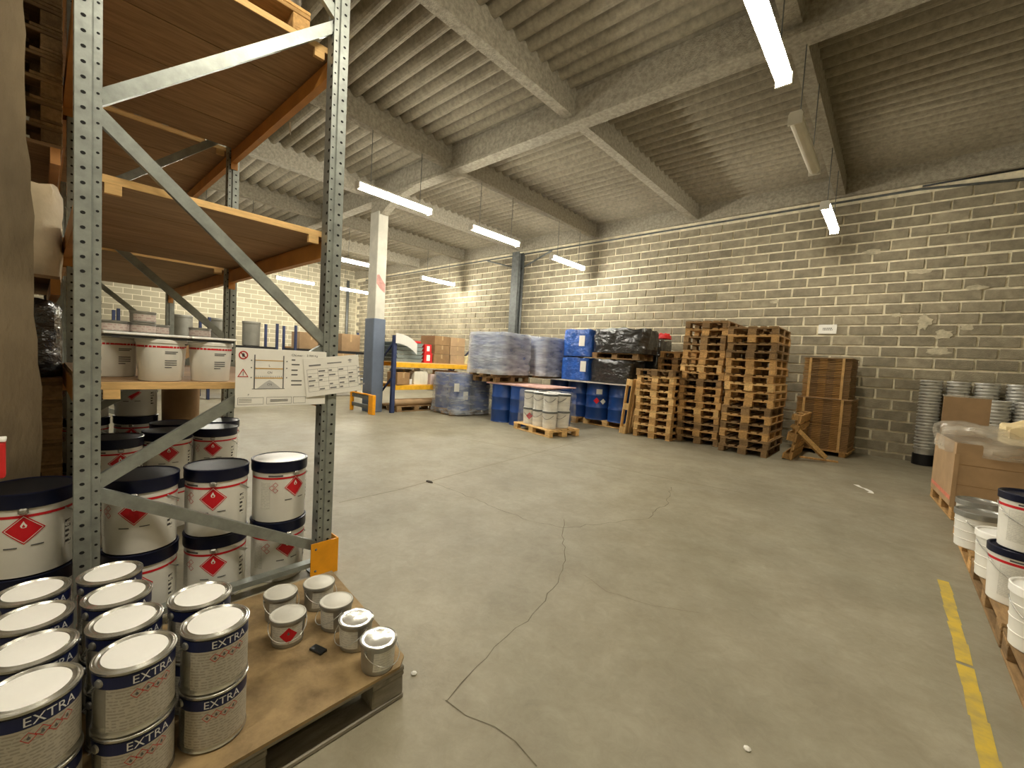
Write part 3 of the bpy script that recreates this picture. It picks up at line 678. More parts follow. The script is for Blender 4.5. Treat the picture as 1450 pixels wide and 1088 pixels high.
for fi, fx in enumerate(FX):
    for y, s_ in ((YA+(.045 if fi else 0), 1), (YB, -1)):
        m, h = post_mesh(s_); p = m.build('post', GALV, rack); p.location = (fx, y, 0)
        if fi < 2: hh = h.build('slot_holes', HOLE, p); hh['kind'] = 'stuff'
        MB().box((-.115, -.01 if s_ > 0 else -.106, 0), (.008, .106 if s_ > 0 else .01, .008)).build('foot_plate', GALVD, p)
    yi, yo = YA+.088, YB-.088
    def chan(z0, z1, a0, a1, wd=.045):
        m = MB(); p = Vector((fx-.028, a0, z0)); q = Vector((fx-.028, a1, z1)); d = (q-p).normalized(); u = Vector((1, 0, 0)); n_ = u.cross(d)
        m.extrude([(-.014, -wd/2), (.014, -wd/2), (.014, -wd/2+.006), (-.009, -wd/2+.006), (-.009, wd/2-.006), (.014, wd/2-.006), (.014, wd/2), (-.014, wd/2)], p, (1, 0, 0), n_, d, (q-p).length)
        return m.build('brace', GALV, rack)
    zz = [(.74, .17, 0), (.76, 1.47, 1), (2.44, 1.48, 0), (2.47, 3.42, 1), (4.35, 3.45, 0)]
    for k, (za, zb, _) in enumerate(zz):
        o = MB().bar((fx-.03-.01*(k % 2), yi-.05, za), (fx-.03-.01*(k % 2), yo+.05, zb), .022, .052, (1, 0, 0)) if False else None
        m = MB(); p = Vector((fx-.035-.012*(k % 2), yi-.035, za)); q = Vector((fx-.035-.012*(k % 2), yo+.035, zb)); d = (q-p).normalized(); u = Vector((1, 0, 0)); n_ = u.cross(d); wd = .058
        m.extrude([(.014, -wd/2), (.014, wd/2), (-.016, wd/2), (-.016, wd/2-.004), (.009, wd/2-.004), (.009, -wd/2+.004), (-.016, -wd/2+.004), (-.016, -wd/2)], p, u, n_, d, (q-p).length)
        m.build('brace', GALV, rack)
    m = MB().bar((fx-.03, yi-.03, .085), (fx-.03, yo+.03, .085), .03, .06, (1, 0, 0)); br = m.build('foot_strut', GALV, rack)
    if fi == 0:
        h = MB()
        for k in range(14): h.add([(fx-.0005+.001, .25+.065*k+.007*math.cos(a), .085+.006*math.sin(a)) for a in [2*PI*i/8 for i in range(8)]], [tuple(range(8))])
        o = h.build('slot_holes', HOLE, br); o['kind'] = 'stuff'; o.location = (-.0135, 0, 0)
# orange corner guard at the aisle post
g = thing('post_guard', 'orange folded steel guard at the foot of the near rack post', 'guard', (FX[0], YB, 0))
MB().extrude([(.012, -.135), (.012, .035), (-.12, .035), (-.12, .041), (.018, .041), (.018, -.135)], (0, 0, .0), (1, 0, 0), (0, 1, 0), (0, 0, 1), .225).build('plate', YEL, g)
m = MB()
for y, z in ((-.11, .19), (-.11, .04)): m.lathe([(0, 0), (.009, 0), (.009, .006), (0, .006)], 8)
for k, (y, z) in enumerate(((-.11, .19), (-.11, .04))):
    pass
m = MB()
for y, z in ((-.105, .185), (-.105, .045)): m.add([(.0185, y+.008*math.cos(a), z+.008*math.sin(a)) for a in [2*PI*i/8 for i in range(8)]]+[(.024, y, z)], [(i, (i+1) % 8, 8) for i in range(8)])
m.build('bolt', GALVD, g)
# beams and decks: level, bay
def beam(x0, x1, y, z, h_=.12):
    m = MB().extrude([(-.022, 0), (.022, 0), (.022, h_), (-.004, h_), (-.004, h_-.02), (-.022, h_-.02)] if y > .6 else [(.022, 0), (-.022, 0), (-.022, h_), (.004, h_), (.004, h_-.02), (.022, h_-.02)], (x1, y, z), (0, 1, 0), (0, 0, 1), (-1, 0, 0), x1-x0)
    o = m.build('beam', ORANGE, rack)
    for x in (x0, x1):
        k = 1 if x == x1 else -1
        MB().box((x-.003 if k > 0 else x, y-.026, z-.06), (x if k > 0 else x+.003, y+.03, z+h_+.03), .001).build('beam_connector', ORANGE, o)
def deck(x0, x1, z, th=.036, n=4, gap=.009):
    w_ = (x1-x0)/n
    for k in range(n):
        a, c = x0+k*w_+gap/2, x0+(k+1)*w_-gap/2
        o = MB().box((a, YA+.03, z-th+.001), (c, YB-.03, z-.001)).build('deck_panel', PLY, rack)
        if k == n-1:
            MB().box((c, YA+.03, z-th), (c+.006, YB-.03, z), .001).build('deck_edge', PLYE, o)
            for y in (YA+.1, YB-.16): MB().box((c-.02, y, z-th-.045), (c+.006, y+.06, z-th)).build('batten_end', PLYE, o)
for bay in (0, 1):
    x1 = FX[bay]-.1; x0 = FX[bay+1]+.005
    for z in (2.19, 3.30, 4.5) + ((1.238,) if bay == 0 else ()):
        for y in (YA+.045, YB-.045): beam(x0, x1, y, z-.036-.122)
        deck(x0+.01, x1-.004, z, n=4 if bay == 0 else 5)
# hanging tag
m = MB().add([(0, 0, 0), (.03, 0, -.01), (.035, 0, -.07), (.015, .004, -.1), (.005, 0, -.06)], [(0, 1, 2, 3, 4)]); m.add([(0, .003, 0), (.03, .003, -.01), (.035, .003, -.07), (.015, .007, -.1), (.005, .003, -.06)], [(4, 3, 2, 1, 0)])
o = m.build('film_shred', PAPER); o.location = (-3.5, YB-.02, 3.13); tag(o, 'shred of white film hanging from the orange beam high on the rack', 'film shred')
# goods on the third deck: pallet with boxes
pal_m.put((-3.35, .69, 3.301), PI/2, 'brown pallet on the highest deck in view behind the top brace', 'pallets carrying goods')
pal_m.put((-5.75, .69, 3.301), PI/2, 'brown pallet on the high deck of the second bay', 'pallets carrying goods')
o = lumpy('wrapped_load', film_mat('dull film', srgb(190, 180, 165), .8), 0, 0, 0, .7, 1.1, .85, None, .015, 21); o.location = (-3.37, .69, 3.447); tag(o, 'film wrapped load on the highest pallet of the rack', 'load')

# load sign and paper label on the frame
sg = thing('load_sign', 'white rack load sign with red warning symbols and an orange beam diagram', 'sign', (FX[0]+.006, .71, 1.11))
MB().box((-.004, 0, 0), (0, .49, .325), .001).build('panel', PAPER, sg)
def flat(m, polys, d=.0012):
    for p in polys: m.add([(d, a, c) for a, c in p], [tuple(range(len(p)))])
    return m
def rect(y0, y1, z0, z1): return [[(y0, z0), (y1, z0), (y1, z1), (y0, z1)]]
def ring(cy, cz, r0, r1, n=20):
    return [[(cy+r0*math.cos(2*PI*i/n), cz+r0*math.sin(2*PI*i/n)), (cy+r1*math.cos(2*PI*i/n), cz+r1*math.sin(2*PI*i/n)), (cy+r1*math.cos(2*PI*(i+1)/n), cz+r1*math.sin(2*PI*(i+1)/n)), (cy+r0*math.cos(2*PI*(i+1)/n), cz+r0*math.sin(2*PI*(i+1)/n))] for i in range(n)]
m = MB(); flat(m, ring(.035, .285, .017, .023)); flat(m, [[(.021, .297), (.024, .301), (.049, .273), (.046, .269)]])
flat(m, [[(.008, .165), (.062, .165), (.057, .169), (.015, .169)], [(.008, .165), (.015, .169), (.035, .203), (.035, .212)], [(.062, .165), (.035, .212), (.035, .203), (.057, .169)]])
m.build('warning_symbols', INKR, sg)
m = MB(); flat(m, rect(.088, .094, .1, .29)); flat(m, rect(.238, .244, .1, .29)); flat(m, rect(.08, .25, .098, .101))
flat(m, rect(.034, .037, .172, .195)); flat(m, [[(.030, .276), (.04, .276), (.042, .29), (.035, .297), (.028, .29)]])
for k in range(14): flat(m, rect(.098+.0102*k, .100+.0102*k, .163, .173))
flat(m, rect(.012, .14, .05, .0515)); flat(m, rect(.012, .14, .012, .0135)); flat(m, rect(.155, .29, .05, .0515)); flat(m, rect(.155, .29, .012, .0135)); flat(m, rect(.3, .37, .05, .0515)); flat(m, rect(.3, .37, .012, .0135))
for y in (.012, .1385, .155, .2885, .3, .3685): flat(m, rect(y, y+.0015, .012, .0515))
for zc in (.034, .026): flat(m, rect(.175, .27, zc, zc+.004))
for zc in (.041, .033, .025): flat(m, rect(.018, .08, zc, zc+.002))
for k, zc in enumerate((.265, .238, .205, .178, .142, .118)): flat(m, rect(.285, .285+(.02, .045, .035, .035, .06, .06)[k], zc, zc+.007))
for zc in (.255, .215, .16): flat(m, rect(.072, .078, zc, zc+.006)); flat(m, rect(.256, .262, zc, zc+.006))
for tx, y, z, s_ in (('CN max :', .283, .291, .018), ('3 900 Kg', .37, .291, .018), ('L', .162, .225, .018), ('CN', .155, .186, .018), ('CN', .155, .118, .018), ('P', .06, .062, .014)):
    flat(m, [[(y+a, z+c) for a, c in t_] for t_ in text_polys(tx, s_)], .0018)
m.build('printing', INK, sg)
m = MB(); flat(m, rect(.094, .238, .258, .262)); flat(m, rect(.094, .238, .212, .217)); flat(m, rect(.094, .238, .158, .163)); m.build('diagram_beams', INKO, sg)
m = MB(); flat(m, [[(.105, .101), (.23, .101), (.19, .135), (.168, .15), (.145, .135)]], .001); m.build('diagram_load', GREYT, sg)
sg2 = thing('load_label', 'white printed table sheet hanging askew over the load sign', 'sign', (FX[0]+.012, 1.085, 1.155), 0, None, (math.radians(7), 0, math.radians(-3)))
MB().box((-.002, 0, 0), (0, .345, .235), .0006).build('sheet', PAPER, sg2)
m = MB()
for zc in (.03, .055, .085, .11, .14, .165): flat(m, rect(.015, .33, zc, zc+.0012))
for k in range(6): flat(m, rect(.015+.0625*k, .0162+.0625*k, .03, .165))
for i in range(6):
    for k, zc in enumerate((.036, .062, .092, .118, .147)):
        if (i*3+k) % 4: flat(m, rect(.02+.0625*i, .02+.0625*i+.02+.02*((i+k) % 3)/2, zc, zc+.009))
flat(m, rect(.03, .1, .185, .194)); flat(m, rect(.14, .23, .192, .199)); flat(m, [[(.27, .205), (.285, .197), (.30, .205), (.285, .213)]]); flat(m, rect(.276, .294, .19, .194))
m.build('printing', M('faint ink', srgb(140, 140, 140), .7), sg2)

# ================================================================== PAINT DRUMS IN THE RACK
def make_paint_drum(lid_mat):
    t = thing('paint_drum', 'white paint drum', 'drum', group='white paint drums with navy lids')
    r = .15
    MB().lathe([(.138, .0), (.147, .004), (.147, .012), (r-.002, .016), (r, .315), (r, .33)], 40).build('body', WHITE, t, True)
    MB().lathe([(r+.001, .306), (r+.007, .31), (r+.008, .33), (r+.007, .36), (r+.009, .365), (r+.009, .374), (r+.003, .376), (r-.005, .372)], 40, close=False).build('lid_ring', NAVY, t, True)
    l = MB().lathe([(r-.004, .372), (r-.008, .358), (r-.05, .356), (.04, .358), (0, .358)], 40).build('lid', LIDB if lid_mat is NAVY else lid_mat, t, True)
    MB().tube([(.045*math.cos(a), .045*math.sin(a)*.35, .360+.008*math.sin(a)) for a in [PI*i/8 for i in range(9)]], .004).build('lid_handle', NAVY if lid_mat is NAVY else INK, l)
    MB().bent(strip(-.6*r*PI, .6*r*PI, .268, .280, 40), r+.0008, 0).build('red_stripe', RED, t)
    MB().bent(strip(-.155, -.075, .284, .294, 8), r+.001, 0).build('brand_print', INK, t); MB().bent(strip(.14, .17, .09, .22, 3), r+.001, 0).build('side_print', FINEB, t)
    d = MB().bent(diamond(0, .215, .066), r+.0014, 0).build('hazard_diamond', RED, t)
    m = MB().bent(dring(0, .215, .06, .003), r+.002, 0); m.bent(flame(0, .235, .017), r+.002, 0); m.build('flame_mark', PAPER, d)
    m = MB().bent(flame(0, .231, .008), r+.0026, 0); m.build('flame_core', RED, d)
    m = MB(); m.bent(strip(-.062, -.02, .134, .14, 4), r+.001, 0); m.bent(strip(.02, .06, .138, .143, 4), r+.001, 0); m.build('caption', INK, t)
    m = MB()
    for cx, cz in ((-.115, .235), (-.115, .20), (-.135, .217)): m.bent(dring(cx, cz, .016, .003), r+.0012, 0)
    m.build('small_symbols', INKR, t)
    MB().bent(strip(-.2, -.145, .09, .25, 5), r+.001, 0).build('fine_text', FINE, t)
    MB().box((r-.004, -.016, .285), (r+.02, .016, .312), .006).build('clasp', TIN, t)
    MB().tube([(-.02+.155*math.cos(a)*0+0, (r+.008)*math.cos(a), .27-.06*math.sin(a)) if False else ((r+.006)*math.cos(a), (r+.006)*math.sin(a), .275-.07*math.sin((a-.9)*PI/(2.4))) for a in [.9+2.4*i/16 for i in range(17)]], .003).build('handle', WIRE, t)
    return Proto(t)
PDN = make_paint_drum(NAVY); PDW = make_paint_drum(LIDW)
XR = -2.875
rowY = [(1.03, 'beside the orange guard post'), (.695, 'second from the aisle'), (.36, 'third from the aisle, behind the brace'), (-.03, 'left of the left rack post')]
turn = {0: -.62, 1: .12, 2: .18, 3: .1}
for k, (y, wh) in enumerate(rowY):
    for lv in (0, 1):
        pr = PDW if (k == 0 and lv == 1) else PDN
        pr.put((XR+(.01, 0, 0, -.03)[k], y, lv*.377), CAMD(XR, y)+ (turn[k] if lv else turn[k]*.6) * -1, 'white paint drum %s, %s%s' % (wh, ['lower tier', 'upper tier'][lv], ', white lid' if pr is PDW else ''))
for k, (x, y, wh) in enumerate(((-4.22, 1.0, 'in the second row under the deck end'), (-4.2, .68, 'in the middle of the second row'), (-4.05, .36, 'at the left of the second row'), (-4.57, .775, 'half hidden behind the second row'), (-4.57, 1.11, 'partly hidden behind the second row by the post'))):
    for lv in (0, 1): PDN.put((x, y, lv*.377), CAMD(x, y)-.1+.15*k, 'white paint drum %s, %s tier' % (wh, ['lower', 'upper'][lv]))
for k, (x, y, lv) in enumerate(((-5.15, .60, 0), (-5.15, .60, 1), (-5.15, .60, 2), (-5.15, .27, 0), (-5.15, .27, 1), (-5.15, .27, 2))):
    PDN.put((x, y, lv*.377), CAMD(x, y)-.2, 'white paint drum in the second bay, %s stack, %s tier' % ('right' if y > .4 else 'left', ['lower', 'middle', 'top'][lv]))

# ================================================================== CANS ON THE FRONT PALLET
fp = pal_g.put((-1.835, .43, 0), 0, 'grey weathered pallet under the plywood sheet in the foreground')
m = MB().extrude([(-1.425, -.2), (-1.425, 1.0), (-1.47, 1.05), (-1.75, 1.085), (-2.36, 1.15), (-2.38, -.2)], (0, 0, .1455), (1, 0, 0), (0, 1, 0), (0, 0, 1), .012)
tag(m.build('plywood_sheet', SHEET), 'dusty worn plywood sheet covering the foreground pallet', 'board')
PT = .158
EX = text_polys('EXTRA', .034); EW = twidth(EX)
def make_can():
    t = thing('paint_can', 'tin paint can', 'can', group='tin cans with navy EXTRA band'); r = .0935; H = .19
    MB().lathe([(r-.004, 0), (r, .003), (r+.002, .006), (r-.002, .012), (r-.002, H-.014), (r+.003, H-.008), (r+.003, H-.002), (r-.001, H), (r-.006, H-.003), (r-.012, H-.008)], 44, close=True).build('body', TIN, t, True)
    l = MB().lathe([(r-.003, H-.001), (r-.007, H+.0012), (r-.012, H-.004), (r-.016, H-.0035), (r-.018, H-.0015), (r-.02, H-.001)], 44, close=False).build('lid_rim', TIN, t, True)
    MB().lathe([(r-.0185, H-.001), (r-.03, H+.0002), (0, H+.0006)], 44).build('lid', LIDW, t, True)
    o = MB().bent(strip(-1.05*r*2, 1.05*r*2, .142, .176, 48), r-.0006, 0).build('navy_band', NAVYB, t)
    m = MB().bent([[(a-EW/2*.9, .1475+c) for a, c in tr] for tr in EX], r+.0004, 0); m.build('lettering', LETTER, o)
    MB().bent(strip(-.105, .12, .02, .142, 26), r-.0009, 0).build('paper_label', FINET, t)
    m = MB(); m.bent(strip(-.115, .14, .014, .018, 26), r-.0006, 0)
    d = MB()
    for cx, cz in ((-.036, .117), (-.012, .122), (.012, .117), (.036, .123)): d.bent(dring(cx, cz, .0145, .0022), r-.0002, 0)
    d.build('hazard_symbols', INKR, t)
    d2 = MB()
    for cx, cz in ((-.036, .116), (-.012, .121), (.012, .116), (.036, .122)): d2.bent(flame(cx, cz, .006), r-.0002, 0)
    d2.build('symbol_marks', INK, t)
    MB().box((-r-.0015+.0, -.003, .012), (-r+.003, .003, H-.012)).build('seam', TIND, t)
    for a in (-1.35, 1.79): 
        m = MB().lathe([(.0, 0), (.013, 0), (.011, .006), (.004, .009), (0, .009)], 12); o = m.build('handle_ear', TIND, t, True); o.location = ((r-.002)*math.cos(a), (r-.002)*math.sin(a), .158); o.rotation_euler = (0, PI/2, a)
    MB().tube([((r+.0045+.001*math.sin(PI*i/16))*math.cos(1.79+3.14*i/16), (r+.0045+.001*math.sin(PI*i/16))*math.sin(1.79+3.14*i/16), .158-.085*math.sin(PI*i/16)) for i in range(17)], .0018).build('handle', WIRE, t)
    return Proto(t)
CAN = make_can()
grid = [(i, j) for j in range(2) for i in range(4)]+[(0, 2), (1, 2)]
rn = ['front row', 'second row', 'third row', 'back row']; cn = ['leftmost column', 'middle column', 'right column']
for i, j in grid:
    x = -1.585-.206*i+random.uniform(-.003, .003); y = -.014+.202*j+random.uniform(-.0015, .0015)
    if j == 2: x -= .01
    for lv in (0, 1):
        CAN.put((x+random.uniform(-.001, .001), y+random.uniform(-.001, .001), PT+lv*.1915), CAMD(x, y)+.28+(.1 if lv else 0)+random.uniform(-.08, .08), 'tin paint can with white lid, %s, %s, %s tier' % (rn[i], cn[j], ['lower', 'upper'][lv]))
# six small cans
def make_small(lid):
    t = thing('small_can', 'small tin can', 'can', group='small cans on the front pallet'); H = .122
    tp = lambda z: .0635+.006*z/H
    MB().lathe([(.060, 0), (.063, .003), (.0635, .006), (.0695, H-.016), (.074, H-.013), (.0745, H-.006), (.0725, H), (.069, H-.002)], 36).build('body', TIND, t, True)
    MB().lathe([(.0725, H-.001), (.068, H+.0015), (.062, H-.003), (.058, H-.001), (.0, H)], 36).build('lid', lid, t, True)
    MB().bent(strip(-.09, .05, .02, .098, 20), .07, 0, lambda z: tp(z)+.0008).build('paper_label', FINE, t)
    MB().box((-.072, -.002, .008), (-.066, .002, H-.014)).build('seam', GALVD, t)
    for a in (1.25, -1.9):
        o = MB().lathe([(0, 0), (.01, 0), (.008, .006), (0, .007)], 10).build('handle_ear', TIND, t, True); o.location = (.068*math.cos(a), .068*math.sin(a), .098); o.rotation_euler = (0, PI/2, a)
    MB().tube([((.074+.016*math.sin(PI*i/14))*math.cos(1.25-3.15*i/14), (.074+.016*math.sin(PI*i/14))*math.sin(1.25-3.15*i/14), .099-.055*math.sin(PI*i/14)) for i in range(15)], .0017).build('handle', WIRE, t)
    return Proto(t)
S1 = make_small(M('pale dull lid', srgb(200, 197, 186), .5, .1, .08, 8)); S2 = make_small(M('shiny lid', srgb(215, 213, 205), .22, .7, .1, 14))
for x, y, pr, a, lb in ((-2.10, .775, S1, .6, 'small can at the back left of the six on the pallet'), (-2.07, .945, S1, .9, 'small can at the back right below the orange guard'),
                     (-1.90, .735, S1, .25, 'small can with a red flame diamond on its front'), (-1.86, .935, S1, -.9, 'small can third from the pallet corner'),
                     (-1.675, .935, S2, -.6, 'shiny-lidded small can second from the pallet corner'), (-1.49, .935, S2, 1.1, 'shiny-lidded small can at the very corner of the pallet')):
    o = pr.put((x, y, PT), CAMD(x, y)+a, lb)
    if a == .25:
        MB().bent(diamond(0, .06, .036), .07, -.2, lambda z: .0637+.006*z/.122+.0016).build('hazard_diamond', RED, o)
        MB().bent(flame(0, .068, .009), .07, -.2, lambda z: .0637+.006*z/.122+.0022).build('flame_mark', INK, o)
m = MB().box((-.035, -.018, 0), (.035, .018, .012), .003); o = m.build('label_clip', BLACKP); o.location = (-1.74, .80, PT); o.rotation_euler = (0, 0, .3); tag(o, 'small dark clip lying on the plywood between the small cans', 'clip')

# ================================================================== GOODS ON THE LOWEST DECK
def make_shelf_pail():
    t = thing('shelf_pail', 'white pail', 'pail', group='white pails on the lowest rack deck'); H = .215
    tp = lambda z: .089+.011*z/H
    MB().lathe([(.085, 0), (.0885, .004), (.1, H-.02), (.104, H-.018), (.105, H-.004), (.1, H), (0, H-.002)], 36).build('body', WHITEP, t, True)
    MB().bent(strip(-.3, .3, .172, .182, 40), .1, 0, lambda z: tp(z)+.001).build('red_stripe', RED, t)
    m = MB()
    for k, (zc, l) in enumerate(((.15, .06), (.142, .05), (.105, .055), (.094, .055), (.083, .055), (.07, .03))): m.bent(strip(.0, l, zc, zc+.005, 5), .1, 0, lambda z: tp(z)+.0012)
    o = m.build('print', INK, t); o['kind'] = 'stuff'
    MB().lathe([(0, 0), (.012, 0), (.01, .007), (0, .008)], 10).build('handle_ear', BLACKP, t, True).location = (0, .1, .19)
    return Proto(t)
SP = make_shelf_pail(); DZ = 1.2385
for x, y, lb in ((-2.87, .43, 'white pail with a red stripe, left of the two at the deck edge'), (-2.87, .65, 'white pail with a red stripe, right of the two at the deck edge'), (-3.2, .28, 'white pail in the second row, against the left rack post'), (-3.2, .5, 'white pail in the second row behind the striped pair')):
    SP.put((x, y, DZ), CAMD(x, y)+.18, lb)
for (a, c, lb) in ((.2, .535, 'longer white tray lying on the shelf pails'), (.54, .75, 'shorter white tray lying on the right shelf pail')):
    t = thing('tray', lb, 'tray', (-3.02, (a+c)/2, DZ+.2165)); w_ = (c-a)/2-.002
    MB().box((-.26, -w_+.01, 0), (.25, w_-.01, .012)).build('underside', BLACKP, t); MB().box((-.265, -w_, .012), (.255, w_, .024), .003).build('top_plate', LIDW, t)
t = thing('low_tin', 'small flat tin', 'tin', group='small tins on the trays')
MB().lathe([(.05, 0), (.052, .003), (.052, .045), (.055, .047), (.055, .054), (.051, .056), (.048, .052), (0, .052)], 28).build('body', TIND, t, True)
MB().bent(strip(-.1, .1, .008, .04, 24), .0526, 0).build('paper_label', print_mat('pink print', srgb(200, 188, 180), srgb(184, 160, 154), 80), t)
LT = Proto(t); TZ = DZ+.2405
for x, y, z, lb in ((-2.93, .255, 0, 'flat tin on the tray, leftmost by the post'), (-2.93, .365, 0, 'flat tin on the tray, second from the left'), (-3.05, .44, 0, 'flat tin on the tray, third from the left'), (-3.1, .31, 0, 'flat tin on the tray at the back'), (-3.07, .64, 0, 'flat tin on the shorter tray')):
    LT.put((x, y, TZ+z), CAMD(x, y), lb)
LT.put((-2.93, .365, TZ+.057), 1, 'flat tin stacked on top of another on the tray')
t = thing('small_bucket', 'small white bucket with a lid on the paint drums of the second bay', 'bucket', (-5.15, .93, .0))
MB().lathe([(.13, 0), (.135, .004), (.15, .98), (.15, 1.0), (.0, 1.0)], 24).build('drum', CARDD, t, True)
MB().lathe([(.08, 1.002), (.083, 1.004), (.095, 1.13), (.1, 1.132), (.1, 1.15), (.09, 1.155), (0, 1.155)], 24).build('pail', WHITEP, t, True)

# ================================================================== STORAGE BEHIND THE LEFT POST
t = thing('back_rack', 'dark rack standing back to back behind the left post', 'rack', (-4.95, -.445, 0))
for x in (-.95, .95):
    for y in ((-.42, .52) if x < 0 else (-.42,)): MB().box((x-.04, y-.04, 0), (x+.04, y+.04, 4.6), .006).build('post', GALVD, t)
for z in (1.80, 2.62):
    for y in (-.42, .52): MB().box((-.91, y-.022, z-.1), (.91, y+.022, z-.001)).build('beam', ORANGE, t)
    for k in range(4): MB().box((-.9+.45*k, -.44, z), (-.9+.45*k+.445, .54, z+.02)).build('deck_panel', PLY, t)
for k in range(8): pal_d.put((-4.72, -.29, k*.1445), PI/2, 'dark pallet in the shaded stack behind the left post, %s' % ordinal(k), 'pallets in the shade at the left')
for k in range(9): pal_d.put((-4.72, -.29, 2.642+.0+k*.1445), PI/2, 'dark pallet high up behind the left post, %s' % ordinal(k), 'pallets in the shade at the left')
o = lumpy('wrapped_pack', BLACKW, 0, 0, 0, .5, 1.1, .8, None, .02, 31); o.location = (-4.72, -.29, 1.158); tag(o, 'black wrapped pack on the shaded pallets behind the left post', 'pack')
o = lumpy('beige_sack', M('beige sack', srgb(196, 180, 150), .8, 0, .15, 4, bump=.4, bscale=12), 0, 0, 0, .62, 1.15, .8, None, .03, 33, 0, sag=.05); o.location = (-4.72, -.29, 1.821); tag(o, 'big beige sack on the shaded shelf behind the left post', 'sack')
t = thing('fire_box', 'red box with a white edge at the very left edge of the picture', 'box', (-2.33, -.14, 0))
MB().box((-.03, -.08, .93), (.03, .062, 1.06), .006).build('body', REDT, t); MB().box((-.03, -.08, 1.061), (.03, .064, 1.072), .002).build('top_edge', LIDW, t); MB().box((-.02, -.07, 0), (.02, -.03, .93)).build('stand', GALVD, t)

# ================================================================== BLUE-POST RACK BY THE COLUMN
RX0, RX1, RY0, RY1 = -10.05, -9.02, 5.78, 8.35
br = thing('shelf_rack', 'low rack with dark blue posts and yellow beams next to the column', 'rack', (0, 0, 0))
for y in (RY0, RY1):
    for x in (RX0+.04, RX1-.04): MB().extrude([(-.04, -.045), (.04, -.045), (.04, .045), (.03, .045), (.03, -.035), (-.03, -.035), (-.03, .045), (-.04, .045)], (x, y, 0), (1, 0, 0), (0, 1, 0), (0, 0, 1), 1.9).build('post', NAVYP, br)
    for z0, z1 in ((.1, .9), (.95, 1.75)): MB().bar((RX0+.06, y, z0), (RX1-.06, y, z1), .03, .04).build('brace', NAVYP, br)
for z in (.70, 1.26):
    for x in (RX0+.03, RX1-.01): MB().box((x-.02, RY0+.05, z-.135), (x+.02, RY1-.05, z-.02), .004).build('beam', YBEAM, br)
    for k in range(5):
        y0 = RY0+.05+k*(RY1-RY0-.1)/5; MB().box((RX0+.02, y0+.003, z-.02), (RX1-.005, y0+(RY1-RY0-.1)/5-.003, z)).build('deck_panel', PLYE, br)
t = thing('column_guard', 'orange and grey steel barrier at the foot of the column', 'guard', (-9.45, 5.22, 0))
for x0, x1 in ((-.52, -.46), (.36, .56)): MB().box((x0, -.06, 0), (x1, .02, .46), .006).build('end_plate', YEL, t)
for z in (.12, .34): MB().box((-.46, -.04, z), (.36, .0, z+.09), .006).build('rail', GALVD, t)
MB().box((-.46, -.05, .44), (.36, .01, .465)).build('top_edge', YEL, t)
# upper shelf
trayM = M('grey green trays', srgb(120, 128, 122), .6, 0, .15, 6)
for k in range(5):
    t = thing('tray', 'grey flat tray, %s of the stack on the upper shelf' % ordinal(k), 'tray', (-9.5, 6.25, 1.2605+k*.098), random.uniform(-.04, .04), 'grey trays on the blue-post rack')
    MB().extrude([(-.36, 0), (.36, 0), (.41, .08), (.41, .095), (.39, .095), (.38, .085), (-.38, .085), (-.39, .095), (-.41, .095), (-.41, .08)], (-.4, 0, 0), (0, 1, 0), (0, 0, 1), (1, 0, 0), .8).build('body', trayM, t)
for k, (y, z, s_, lb) in enumerate(((6.82, 1.2605, .26, 'red carton with white print at the shelf edge, lower'), (6.80, 1.523, .22, 'red carton with white print at the shelf edge, upper'))):
    t = thing('red_carton', lb, 'carton', (-9.22, y, z), .05*k); MB().box((-.14, -s_/2, 0), (.14, s_/2, s_), .004).build('body', REDT, t); MB().box((.1405, -s_*.22, s_*.2), (.142, s_*.2, s_*.8)).build('print', PAPER, t)
o = MB().box((-.3, -.25, 0), (.1, .3, .06), .01).build('red_pad', REDT); o.location = (-9.3, 6.36, 1.2605+.49); tag(o, 'flat red pad lying on the grey trays', 'pad')
def carton(name, x, y, z, sx, sy, sz, lb, mat=None, rz=0, grp=None):
    t = thing(name, lb, 'carton', (x, y, z), rz, grp); MB().box((-sx/2, -sy/2, 0), (sx/2, sy/2, sz), .004).build('body', mat or CARD, t)
    MB().box((-sx/2-.001, -.025, sz*.55), (sx/2+.001, .025, sz+.0015)).build('tape', M('brown tape', srgb(190, 160, 115), .4), t); return t
k = 0
for z in (0, .245, .49):
    for y, mt in ((7.27, CARDD), (7.83, CARD)):
        carton('carton', -9.4, y, 1.2605+z, .6, .52, .24, 'brown carton on the upper shelf, %s layer, %s column' % (['lower', 'middle', 'top'][int(z/.24)], 'left' if mt is CARDD else 'right'), mt, random.uniform(-.05, .05), 'cartons on the blue-post rack')
carton('carton', -9.06+.2, 7.5-.05, 0, .3, .5, .3, 'dark carton on the floor under the shelf, before the wrapped drums', CARDD) if False else None
t = thing('beige_canister', 'beige canister at the right end of the upper shelf', 'canister', (-9.2, 8.2, 1.2605)); MB().box((-.1, -.08, 0), (.1, .08, .24), .02).build('body', M('beige plastic', srgb(214, 200, 150), .5), t); MB().lathe([(.025, .24), (.025, .27), (0, .27)], 12).build('cap', BLACKP, t)
t = thing('paper_sheet', 'curled white printed sheet fixed to the top of the blue post', 'sheet', (-8.995, 5.76, 1.66))
m = MB()
for i in range(7):
    a = i/6; m.v += [(.02+.05*math.sin(a*2.5), .6*a, .05-.25*a*a), (.02+.05*math.sin(a*2.5), .6*a, .29-.22*a*a), ]
m.f = [[2*i, 2*i+2, 2*i+3, 2*i+1] for i in range(6)]; m.v += [(x-.004, y, z) for x, y, z in m.v]; m.f += [[14+c for c in reversed(f)] for f in m.f[:6]]
for i in range(6): m.u[i] = [(.1*i, 0), (.1*(i+1), 0), (.1*(i+1), .24), (.1*i, .24)]
m.build('sheet', FINE, t, True)
